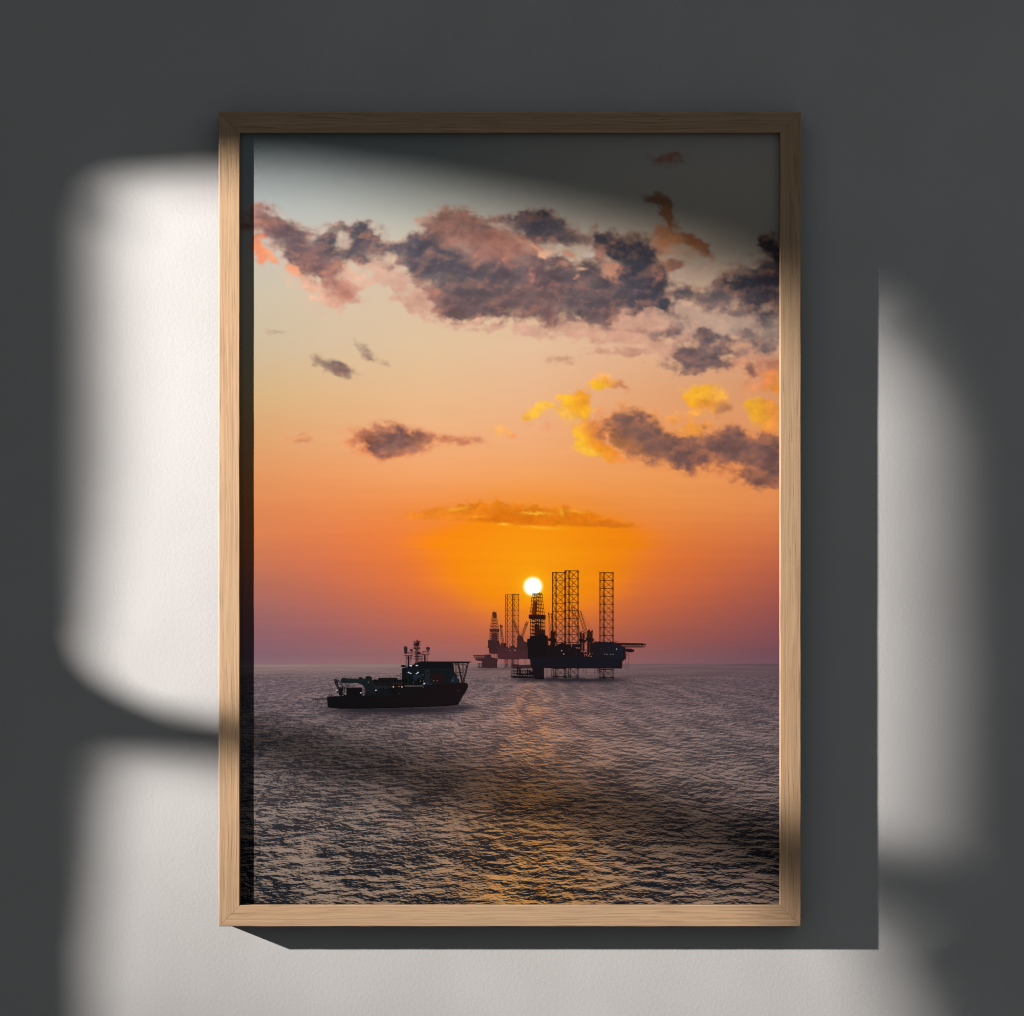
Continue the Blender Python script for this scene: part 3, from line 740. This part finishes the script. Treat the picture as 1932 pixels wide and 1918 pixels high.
for (x, y) in ((437, 903), (625, 892), (480, 896), (490, 900)): F.disc(x, y, 4, 4, (216, 190, 170), 8)
F.build('printed_oil_rig', inkm, sheet, 'hazy brown oil rig standing farther off behind the large one')

# small platform far left
A = Ink(ru, rv, Y_PRINT - 0.00010)
ca_ = (68, 42, 48)
A.rect(55, 948, 190, 956, ca_); A.line(60, 956, 84, 1000, 4, ca_); A.line(80, 975, 180, 975, 4, ca_); A.line(84, 998, 180, 998, 7, ca_)
for i in range(7):
    A.line(68 + i * 17, 955, 84 + i * 17, 976, 3, ca_); A.line(84 + i * 17, 955, 68 + i * 17, 976, 3, ca_); A.rect(84 + i * 16, 976, 92 + i * 16, 998, ca_)
A.poly([(172, 952), (206, 950), (214, 938), (232, 950), (240, 968), (262, 976), (306, 984), (304, 1018), (176, 1018), (84, 1002), (90, 984), (172, 982)], ca_)
A.rect(148, 1012, 300, 1079, ca_); A.line(104, 1034, 160, 1034, 4, ca_); A.line(104, 1050, 160, 1050, 3, ca_); A.line(104, 1076, 160, 1076, 7, ca_)
for x in (106, 122, 138): A.line(x, 1030, x, 1078, 4, ca_)
clutter(A, 175, 235, 952, 14, 8, ca_, 3, 7)
A.build('printed_wellhead_platform', inkm, sheet, 'small dark wellhead platform at the far left of the rigs')

# near rig
G = Ink(ru, rv, Y_PRINT - 0.00022)
gl, gb, gd = (92, 34, 14), (30, 22, 26), (28, 25, 36)
hc = lambda x, y: (112 - (y - 80) * .075, 42 - (y - 80) * .024, 12 + (y - 80) * .018)
lattice(G, 872, 907, 998, 98, 870, 80, 7, hc); lattice(G, 1000, 1040, 1133, 80, 905, 82, 7, hc); lattice(G, 1358, 1398, 1491, 99, 830, 81, 7, hc)
for x in (875, 906, 1003, 1042, 1130, 1360, 1398, 1488, 995): G.line(x, (72 if 1000 <= x <= 1132 else 91), x, 104, 6, hc)
for x in (950, 960): G.line(x, 110, x, 850, 2.0, (150, 62, 16))
for x in (1065, 1078): G.line(x, 100, x, 850, 2.0, (150, 62, 16))
lattice(G, 866, 905, 994, 1070, 1186, 84, 8, gb, 14); lattice(G, 996, 1040, 1128, 1070, 1184, 84, 8, gb, 8); lattice(G, 1354, 1396, 1487, 1072, 1192, 84, 8, gb, 22)
tower(G, 708, 82, 132, 316, 535, 6, 6.5, (112, 42, 12)); G.line(664, 332, 748, 306, 6, (120, 44, 10)); G.line(735, 300, 748, 330, 5, (120, 44, 10))
G.line(655, 350, 655, 535, 3, (140, 56, 14)); G.poly([(676, 400), (700, 380), (690, 535), (664, 535)], (122, 48, 14))
G.rect(628, 532, 786, 574, (46, 24, 18))
tower(G, 711, 130, 132, 574, 760, 5, 9, (58, 28, 22), (-1, -.72, -.25, 0, .3, .7, 1))
G.poly([(690, 640), (706, 620), (720, 640), (726, 760), (688, 760)], (48, 26, 24)); G.rect(742, 690, 772, 760, (52, 28, 26))
G.poly([(612, 784), (640, 776), (644, 748), (700, 752), (742, 738), (756, 722), (778, 728), (786, 742), (802, 742), (812, 780), (812, 850), (830, 858), (830, 990), (622, 990), (618, 872), (612, 840)], (26, 18, 22))
G.poly([(812, 856), (846, 846), (862, 858), (900, 846), (950, 852), (962, 822), (984, 822), (996, 846), (1030, 838), (1046, 866), (1080, 862), (1108, 880), (1142, 880), (1146, 912), (1180, 912), (1182, 966), (1200, 990), (800, 990)], (30, 21, 26))
clutter(G, 820, 1140, 862, 34, 40, (30, 21, 26)); clutter(G, 1140, 1300, 972, 40, 16, (28, 22, 28), 4, 12)
G.poly([(640, 975), (1190, 968), (1240, 962), (1310, 968), (1606, 966), (1604, 982), (1572, 1006), (1566, 1081), (772, 1077), (640, 1000)], lambda x, y: (27, 24 + (x - 640) * .002, 33 + (x - 640) * .006))
G.poly([(1270, 832), (1300, 820), (1356, 812), (1500, 816), (1540, 832), (1600, 862), (1606, 972), (1300, 974), (1282, 900)], lambda x, y: (30 + (x - 1270) * .004, 25 + (x - 1270) * .02, 30 + (x - 1270) * .05))
clutter(G, 1275, 1500, 822, 18, 22, (30, 24, 30), 5, 18)
G.rect(1500, 802, 1530, 806, (40, 26, 26)); G.rect(1500, 802, 1504, 822, (40, 26, 26))
G.poly([(1480, 820), (1500, 822), (1816, 827), (1806, 838), (1500, 838)], (46, 26, 30))
G.line(1560, 862, 1795, 861, 6, (46, 28, 32)); G.line(1795, 861, 1806, 836, 5, (46, 28, 32))
for i in range(11):
    x = 1580 + i * 20
    G.line(x, 838, x + 10, 861, 4, (48, 28, 32)); G.line(x + 20, 838, x + 10, 861, 4, (48, 28, 32))
G.poly([(1596, 878), (1640, 882), (1690, 882), (1688, 906), (1662, 914), (1610, 908), (1596, 900)], (36, 26, 32)); G.line(1604, 944, 1640, 908, 5, (40, 28, 34))
G.line(1632, 936, 1628, 1010, 3, (70, 44, 52)); G.line(1628, 1010, 1634, 1102, 2.6, (76, 50, 58)); G.disc(1632, 945, 4, 9, (60, 38, 46), 8)
for k in range(8):
    t0, t1 = k / 8, (k + 1) / 8
    f = lambda t: (1576 + t * 50, 1010 + 60 * math.sin(math.pi * (.15 + .85 * t)))
    G.line(*f(t0), *f(t1), 2, (72, 46, 54))
# cranes on the near rig
boom(G, 836, 512, 852, 780, 22, 5, (84, 36, 22), 11); G.line(828, 514, 838, 560, 6, (70, 32, 22)); G.rect(852, 700, 874, 868, (40, 24, 26)); G.poly([(828, 780), (850, 772), (892, 780), (886, 806), (836, 806)], (36, 23, 26)); G.line(862, 690, 876, 712, 8, (48, 26, 24))
boom(G, 1066, 444, 1142, 768, 16, 4, (96, 40, 22), 12); G.rect(1152, 716, 1176, 905, (40, 24, 28)); G.poly([(1138, 786), (1160, 776), (1198, 788), (1192, 812), (1144, 812)], (36, 23, 27)); G.line(1160, 720, 1182, 700, 9, (44, 26, 26))
boom(G, 1134, 490, 1222, 780, 18, 5, (80, 34, 24), 12); G.line(1134, 490, 1262, 692, 2.2, (120, 52, 30)); G.line(1118, 486, 1142, 492, 6, (84, 36, 22))
G.rect(1230, 700, 1258, 950, (38, 24, 28)); G.poly([(1214, 772), (1240, 764), (1274, 772), (1270, 800), (1218, 802)], (36, 23, 27)); G.poly([(1232, 700), (1252, 684), (1262, 690), (1256, 716)], (40, 25, 26)); G.line(1258, 690, 1268, 730, 2.4, (90, 42, 30))
G.line(1180, 832, 1232, 832, 3, (70, 38, 36)); G.line(1186, 896, 1222, 886, 4, (60, 34, 36)); G.line(1186, 896, 1182, 940, 4, (60, 34, 36)); G.line(1222, 886, 1228, 940, 4, (60, 34, 36)); G.disc(1214, 930, 14, 12, (40, 26, 30), 10)
for (x, y, h) in ((785, 1078, 108), (820, 1078, 106), (1185, 1080, 62), (1192, 1080, 46), (1305, 1080, 84), (1320, 1078, 58), (1330, 1078, 46), (1338, 1078, 40), (1346, 1078, 60)): G.line(x, y, x + 1, y + h, 3, (52, 34, 42))
for (x, y, r, c) in ((906, 847, 4, (220, 190, 180)), (968, 904, 6, (222, 205, 195)), (990, 938, 6, (210, 195, 185)), (1533, 887, 6, (220, 226, 250)), (1410, 938, 3.5, (200, 200, 215)), (1434, 941, 4, (200, 200, 215)), (1470, 941, 4, (214, 210, 220)), (1496, 940, 4, (214, 210, 220)), (1257, 937, 6, (250, 170, 80)), (1100, 905, 3, (140, 80, 60)), (1372, 880, 3, (130, 110, 110)), (1450, 870, 3, (130, 110, 120)), (1045, 890, 3, (120, 80, 70)), (1120, 940, 3, (130, 120, 130))):
    G.disc(x, y, r, r * .8, c, 10)
G.build('printed_oil_rig', inkm, sheet, 'large dark oil rig with three tall lattice legs')

# column and landing stage below the near rig
J = Ink(ru, rv, Y_PRINT - 0.00080)
jc = (28, 21, 28)
J.poly([(640, 984), (772, 984), (768, 1060), (766, 1188), (676, 1190), (668, 1100), (646, 1040)], jc)
J.line(445, 1109, 668, 1109, 6, jc); J.line(445, 1136, 668, 1138, 5, jc); J.poly([(445, 1162), (670, 1166), (672, 1184), (445, 1178)], jc)
for i in range(14): J.line(448 + i * 16.5, 1104, 448 + i * 16.5, 1176, 3.4 if i % 3 else 7, jc)
J.rect(508, 1070, 524, 1140, jc); J.rect(608, 1094, 624, 1150, jc); J.rect(640, 1120, 664, 1150, jc); J.rect(505, 1136, 560, 1152, jc); J.rect(580, 1136, 650, 1150, jc)
J.line(512, 1080, 512, 1110, 3, jc); J.disc(660, 1010, 10, 16, (60, 36, 40), 10)
J.build('printed_landing_stage', inkm, sheet, 'dark landing stage and column under the near rig')

# --- printed ship
su = lambda x: 598.92 + x * 0.16
sv = lambda y: 1191.4 + y * 0.16
B = Ink(su, sv, Y_PRINT - 0.00022)
blk, tl, tl2 = (13, 12, 16), (19, 24, 29), (31, 38, 46)
# masts
m_ = (40, 24, 30)
B.line(1172, 100, 1170, 372, 9, m_); B.line(1152, 190, 1150, 372, 4, m_); B.line(1196, 190, 1192, 372, 4, m_); B.line(1186, 110, 1186, 200, 4, m_)
for (x0, x1, y, w) in ((1133, 1212, 121, 4), (1150, 1205, 136, 3), (1146, 1213, 150, 4), (1160, 1205, 172, 4), (1130, 1206, 205, 9), (1128, 1206, 190, 3), (1140, 1215, 250, 4), (1130, 1212, 268, 5), (1145, 1200, 300, 4), (1040, 1292, 326, 4), (1130, 1240, 296, 3)): B.line(x0, y, x1, y, w, m_)
for (x, y0, y1) in ((1135, 116, 128), (1150, 112, 130), (1200, 112, 128), (1210, 116, 128), (1210, 146, 156), (1132, 188, 206), (1203, 188, 206), (1138, 238, 256), (1215, 255, 372), (1230, 255, 372), (1240, 232, 280), (1308, 232, 280), (1292, 275, 372), (1043, 285, 404), (1112, 232, 290), (1028, 240, 290), (1095, 285, 372), (1106, 285, 330)): B.line(x, y0, x, y1, 4, m_)
for y in (210, 240, 270, 300, 330): B.line(1152, y, 1194, y + 28, 3, m_); B.line(1194, y, 1152, y + 28, 3, m_)
B.line(1070, 285, 1070, 430, 14, m_); B.line(1028, 246, 1114, 246, 5, m_); B.line(1028, 286, 1114, 286, 6, m_); B.line(1030, 262, 1112, 262, 3, m_); B.line(1040, 290, 1066, 330, 4, m_); B.line(1110, 290, 1074, 330, 4, m_)
B.line(1262, 275, 1262, 372, 12, m_); B.line(1240, 240, 1309, 240, 5, m_); B.line(1242, 276, 1309, 276, 6, m_); B.line(1242, 256, 1308, 256, 3, m_); B.line(1250, 280, 1262, 306, 4, m_); B.line(1300, 240, 1299, 222, 5, m_)
dome = (58, 56, 62)
B.disc(1035, 200, 18, 24, dome); B.poly([(1018, 200), (1052, 200), (1050, 262), (1024, 262)], (48, 40, 46)); B.disc(1103, 222, 13, 14, dome); B.line(1103, 232, 1103, 248, 5, m_)
B.disc(1147, 155, 16, 24, dome); B.line(1147, 175, 1147, 206, 5, m_); B.disc(1298, 205, 18, 22, dome); B.line(1298, 224, 1298, 242, 6, m_)
B.disc(1190, 258, 18, 14, (46, 30, 36)); B.rect(1180, 120, 1192, 170, (52, 34, 40))
# upper works
B.poly([(978, 412), (990, 400), (1024, 398), (1034, 416), (1028, 428), (1010, 420), (996, 424)], blk); B.line(1040, 398, 1052, 428, 7, blk); B.line(1050, 428, 1062, 402, 4, blk)
B.poly([(1150, 372), (1585, 372), (1600, 440), (1610, 640), (996, 640), (996, 440), (1010, 432), (1066, 430), (1080, 396), (1140, 392)], (15, 18, 22))
B.poly([(1216, 356), (1812, 358), (1772, 376), (1150, 376)], (20, 16, 20))
B.poly([(1040, 452), (1250, 452), (1250, 585), (1050, 585)], tl); B.poly([(1100, 440), (1590, 436), (1606, 480), (1652, 566), (1668, 612), (1660, 650), (1250, 650), (1250, 460), (1100, 460)], lambda x, y: (17 + (x - 1100) * .006, 21 + (x - 1100) * .009, 26 + (x - 1100) * .012))
B.rect(1040, 428, 1600, 442, (14, 18, 22)); B.rect(1330, 440, 1590, 456, (22, 30, 36))
B.poly([(1268, 450), (1326, 450), (1326, 632), (1268, 622)], tl2); B.poly([(1296, 470), (1310, 500), (1286, 500)], (14, 14, 18))
B.rect(1332, 508, 1482, 604, (40, 21, 22)); B.rect(1270, 604, 1355, 636, (30, 42, 49)); B.poly([(1070, 520), (1100, 510), (1120, 585), (1070, 585)], (12, 16, 20)); B.rect(1130, 510, 1222, 585, (28, 44, 52))
B.poly([(1600, 520), (1640, 545), (1668, 610), (1560, 610)], (30, 44, 54))
for (x0, y0, x1, y1, w) in ((1768, 374, 1716, 604, 12), (1652, 374, 1702, 604, 12), (1624, 376, 1634, 600, 6), (1590, 376, 1600, 420, 6), (1712, 376, 1706, 600, 6), (1620, 482, 1712, 486, 5), (1630, 520, 1700, 522, 4), (1590, 408, 1640, 378, 5), (1652, 404, 1612, 378, 5), (1656, 404, 1684, 382, 5), (1684, 382, 1708, 404, 5), (1708, 404, 1730, 380, 5), (1756, 420, 1724, 382, 5), (1750, 430, 1712, 470, 3), (1660, 420, 1706, 470, 3), (1634, 500, 1664, 600, 4), (1550, 404, 1590, 378, 4)):
    B.line(x0, y0, x1, y1, w, (26, 18, 22))
for _ in range(46):
    x = rn.uniform(1045, 1600); y = rn.uniform(445, 630); k_ = rn.uniform(.5, 1.35)
    B.rect(x, y, x + rn.uniform(3, 26), y + rn.uniform(2, 12), (18 * k_, 24 * k_, 29 * k_))
for y in (470, 500, 538, 572, 600):
    B.line(1042, y, 1268, y, 2.2, (34, 44, 50)); B.line(1485, y, 1640 if y > 560 else 1600, y, 2.2, (30, 38, 44))
for x in range(1216, 1780, 26): B.line(x, 350, x + 5, 357, 3, (20, 16, 20))
# midships
B.poly([(654, 588), (664, 572), (700, 570), (716, 576), (718, 550), (928, 548), (932, 572), (1000, 572), (1000, 660), (660, 664)], (24, 20, 24))
B.line(918, 524, 970, 524, 4, blk); B.line(966, 520, 982, 548, 4, blk); B.line(978, 494, 980, 510, 9, blk); B.disc(600, 600, 1, 1, blk, 6)
B.poly([(700, 640), (880, 610), (1010, 600), (1010, 660), (700, 690)], (38, 28, 30)); B.rect(640, 640, 830, 700, (26, 38, 46))
B.poly([(268, 606), (282, 560), (296, 546), (352, 558), (400, 564), (560, 562), (572, 532), (620, 530), (626, 566), (648, 572), (676, 640), (690, 700), (690, 772), (548, 772), (566, 690), (548, 650), (520, 628), (450, 606)], lambda x, y: (23, 27 + (700 - y) * .05, 32 + (700 - y) * .06))
B.rect(570, 532, 622, 566, (20, 24, 28)); B.poly([(486, 545), (516, 540), (520, 566), (486, 566)], (20, 26, 30)); B.poly([(594, 600), (606, 594), (600, 612)], (170, 130, 120))
for x in (300, 318, 340, 378, 400, 430, 444, 470, 536): B.line(x, 540 + (x % 7) * 2, x, 566, 3, (24, 26, 30))
B.line(300, 552, 450, 556, 2.4, (24, 26, 30))
for (x0, y0, x1, y1, w) in ((330, 606, 326, 680, 5), (366, 606, 350, 690, 5), (326, 640, 368, 616, 4), (326, 616, 362, 650, 4), (326, 672, 360, 640, 4), (540, 640, 552, 740, 5), (556, 650, 552, 740, 5)): B.line(x0, y0, x1, y1, w, (24, 26, 30))
B.poly([(340, 664), (510, 662), (514, 770), (340, 770)], (12, 11, 14))
for (x0, y0, x1, y1, w) in ((196, 568, 272, 752, 15), (194, 572, 240, 572, 9), (236, 572, 306, 676, 9), (214, 556, 216, 600, 6), (228, 580, 212, 632, 12), (270, 660, 262, 760, 22), (300, 650, 292, 750, 12), (250, 690, 310, 690, 10), (226, 716, 262, 722, 14), (232, 690, 240, 730, 10), (270, 740, 330, 756, 18), (145, 724, 146, 772, 7), (134, 744, 156, 742, 4)): B.line(x0, y0, x1, y1, w, (18, 16, 20))
for x0, x1, y, hh, n in ((660, 1000, 588, 26, 26), (660, 930, 640, 30, 16), (1000, 1260, 600, 60, 14), (700, 1010, 690, 30, 18), (400, 700, 770, 22, 14)):
    for _ in range(n):
        x = rn.uniform(x0, x1); w_ = rn.uniform(4, 22); h_ = rn.uniform(.25, 1) * hh; k_ = rn.uniform(.6, 1.5)
        B.rect(x, y - h_, x + w_, y + 4, (16 * k_, 17 * k_, 21 * k_))
# hull
B.poly([(113, 770), (270, 766), (330, 758), (550, 762), (690, 766), (720, 700), (880, 672), (1010, 650), (1240, 650), (1352, 632), (1660, 606), (1736, 604), (1752, 622), (1752, 648), (1736, 690), (1694, 756), (1654, 826), (1632, 862), (1500, 876), (1200, 890), (800, 900), (500, 906), (250, 907), (120, 898)], lambda x, y: (13 + max(0, x - 700) * .016, 12 + max(0, x - 700) * .005, 16 + max(0, x - 700) * .006))
B.poly([(1010, 660), (1150, 656), (1230, 690), (1210, 760), (1100, 780), (940, 740), (930, 690)], (20, 17, 21))
B.poly([(700, 700), (860, 690), (900, 760), (690, 772)], (18, 20, 25)); B.rect(1630, 692, 1680, 704, (48, 34, 36))
for (x, y) in ((930, 752), (1010, 760), (1090, 744), (1156, 740)): B.line(x, y - 14, x + 8, y + 14, 4, (34, 28, 34))
for (x0, y0, x1, y1, w) in ((-58, 797, 114, 795, 8), (-50, 797, -50, 832, 4), (2, 797, 2, 850, 4), (103, 800, 102, 892, 4), (-20, 797, -20, 812, 3), (60, 797, 60, 806, 6)): B.line(x0, y0, x1, y1, w, (20, 16, 20))
for x in range(130, 330, 14): B.line(x, 758, x, 768, 3, (16, 14, 18))
# deck lights as printed
cool, warm = (226, 224, 255), (252, 226, 176)
for (x, y, rx, ry, c) in ((1100, 405, 18, 7, cool), (1172, 405, 15, 7, cool), (1075, 487, 11, 7, cool), (1098, 497, 12, 6, cool), (1186, 487, 11, 7, cool), (1171, 499, 11, 6, cool), (1260, 617, 12, 8, cool), (895, 657, 8, 7, (250, 236, 220)), (996, 657, 8, 7, warm), (963, 655, 4, 3.5, warm), (690, 698, 9, 7, cool), (512, 727, 9, 7, cool), (232, 695, 12, 5, cool), (1372, 585, 3.6, 3.6, (210, 180, 170)), (1412, 585, 3.6, 3.6, (210, 190, 180)), (1245, 515, 4, 4, (200, 160, 130)), (1595, 577, 3.6, 3.6, (190, 200, 215)), (1215, 590, 4, 4, (220, 180, 170)), (1130, 602, 3.4, 3.4, (200, 160, 120)), (1252, 588, 3.6, 3.6, (210, 190, 190)), (963, 740, 3.4, 3.4, (130, 110, 110)), (1246, 660, 3.4, 3.4, (150, 140, 150)), (1105, 418, 12, 3.5, (150, 160, 220)), (1254, 630, 16, 3, (90, 110, 150))):
    B.disc(x, y, rx, ry, c, 12)
B.build('printed_ship', inkm, sheet, 'dark supply ship with a raised bow helideck and deck lights')

# ------------------------------------------------------------------ light
LAMP = Vector((-3.73, -1.60, 2.49))
ld = bpy.data.lights.new('window_light', 'SPOT')
ld.energy = 2120.0
ld.color = (1.0, 0.945, 0.905)
ld.shadow_soft_size = 0.034
ld.spot_size = math.radians(36)
ld.spot_blend = 1.0
lo = bpy.data.objects.new('window_light', ld)
C.objects.link(lo)
lo.location = LAMP
aim = Vector((0.35, 0, 1.75)) - LAMP
lo.rotation_euler = aim.to_track_quat('-Z', 'Y').to_euler()

# unseen slanting panel added left of the picture; its two openings shape the beam
PA, PB = Vector((-1.49, -0.52)), Vector((-1.40, -0.704))
PD = (PB - PA).normalized()


def through(u, v):
    """(along the beam panel, height) of the ray that ends at (u, v) on the picture wall"""
    w = at(u, v, 0.0)
    r = Vector((w.x - LAMP.x, w.y - LAMP.y)); o = PA - Vector((LAMP.x, LAMP.y))
    t = (o.x * PD.y - o.y * PD.x) / (r.x * PD.y - r.y * PD.x)
    h = Vector((LAMP.x, LAMP.y)) + r * t
    return ((h - PA).dot(PD), LAMP.z + (w.z - LAMP.z) * t)


def fringe(path, pitch=11.0, cover=0.45):
    """a ragged edge along a path of (u, v, du, dv): narrow points reach into the opening by (du, dv)"""
    out = []  # teeth added to fade the light gradually at the opening's edge
    for p, q in zip(path, path[1:]):
        n = max(1, round(math.hypot(q[0] - p[0], q[1] - p[1]) / pitch))
        for i in range(n):
            g = lambda f: [a_ + (b_ - a_) * f for a_, b_ in zip(p, q)]
            A, B, M = g(i / n), g((i + cover) / n), g((i + (1 + cover) / 2) / n)
            out += [(A[0], A[1]), (B[0], B[1]), (M[0] + M[2], M[1] + M[3])]
    return out


UPPER = fringe([(166, 1212, 14, 0), (162, 1060, 46, 0), (163, 880, 78, 0), (166, 440, 80, 10), (178, 392, 76, 40), (192, 354, 56, 60), (226, 328, 24, 66), (420, 316, 0, 70),
                (680, 322, -10, 76), (906, 352, -20, 84), (1107, 392, -25, 90), (1312, 438, -30, 96), (1516, 488, -40, 96)]) + \
    fringe([(1600, 520, -50, 80), (1690, 590, -60, 60), (1728, 680, -50, 30), (1760, 800, -44, 10), (1766, 1250, -36, 0), (1768, 1500, -40, 0), (1754, 1588, -40, -30), (1700, 1612, 0, -50), (1639, 1616, 0, -56),
            (1428, 1582, 10, -64), (1208, 1541, 10, -64), (988, 1502, 10, -62), (716, 1436, 10, -56), (554, 1398, 8, -40), (403, 1368, 4, -24)]) + [(336, 1347), (269, 1324), (214, 1296), (182, 1264)]
LOWER = fringe([(174, 1800, 6, 0), (175, 1640, 30, 2), (177, 1520, 44, 12), (182, 1466, 46, 24), (198, 1434, 30, 44), (235, 1420, 8, 54), (403, 1428, -4, 60), (554, 1436, -6, 72), (716, 1466, -10, 66), (990, 1520, -10, 74), (1265, 1564, -10, 78), (1500, 1614, -20, 80), (1639, 1664, -40, 70)]) + \
    fringe([(1700, 1696, -80, 60), (1752, 1780, -100, 40), (1782, 1900, -100, 10), (1786, 2100, -100, 0)]) + [(1400, 2150), (174, 2150)]

bm = bmesh.new()


def loop(pts):
    vs_ = [bm.verts.new((PA.x + PD.x * p[0], PA.y + PD.y * p[0], p[1])) for p in pts]
    return [bm.edges.new((vs_[i], vs_[(i + 1) % len(vs_)])) for i in range(len(vs_))]


edges = loop([(-0.565, 0.0), (0.72, 0.0), (0.72, 3.2), (-0.565, 3.2)])
edges += loop([through(*p) for p in UPPER]) + loop([through(*p) for p in LOWER])
bmesh.ops.triangle_fill(bm, use_beauty=True, use_dissolve=False, edges=edges)
ret = bmesh.ops.extrude_face_region(bm, geom=list(bm.faces))
for v in [g for g in ret['geom'] if isinstance(g, bmesh.types.BMVert)]: v.co -= Vector((-PD.y, PD.x, 0)) * 0.004 * (1 if -PD.y > 0 else -1)
bmesh.ops.recalc_face_normals(bm, faces=bm.faces)
me = bpy.data.meshes.new('beam_gobo')
bm.to_mesh(me); bm.free()
sw = link('beam_gobo', me, plain('beam_gobo_paint', (0.5, 0.49, 0.48)))
sw.location = (0, 0, 0)
tag(sw, 'unseen thin grey panel added to shape the light through two openings', 'wall', 'structure')

# ------------------------------------------------------------------ ambient light
wd = bpy.data.worlds.new('World'); SC.world = wd; wd.use_nodes = True
t = NT(wd.node_tree)
bg = wd.node_tree.nodes['Background']
tc = t.n('ShaderNodeTexCoord').outputs['Generated']
sp = t.n('ShaderNodeSeparateXYZ'); wd.node_tree.links.new(tc, sp.inputs[0])
up = t.ramp(sp.outputs[2], -0.7, 0.9)
wcol = t.mix(up, (0.42, 0.42, 0.40, 1), (1.10, 1.20, 1.29, 1))
wd.node_tree.links.new(wcol, bg.inputs['Color'])
bg.inputs['Strength'].default_value = 0.132

# ------------------------------------------------------------------ camera
cd = bpy.data.cameras.new('camera')
cam = bpy.data.objects.new('camera', cd)
C.objects.link(cam)
cam.location = (0, Y_FRONT - CAM_D, CAM_Z)
cam.rotation_euler = (math.pi / 2, 0, 0)
cd.sensor_fit = 'HORIZONTAL'
cd.angle_x = 2 * math.atan(966 * PX / CAM_D)
cd.clip_start = 0.05; cd.clip_end = 50
SC.camera = cam

SC.render.engine = 'CYCLES'
SC.view_settings.view_transform = 'Standard'
SC.view_settings.look = 'None'
SC.view_settings.exposure = 0.0
SC.view_settings.gamma = 1.0
SC.view_settings.use_curve_mapping = False
SC.cycles.max_bounces = 6
SC.cycles.diffuse_bounces = 0
SC.cycles.filter_width = 1.15
SC.cycles.use_denoising = True
SC.cycles.denoiser = 'OPENIMAGEDENOISE'
SC.cycles.denoising_prefilter = 'ACCURATE'
SC.cycles.sample_clamp_indirect = 2.0
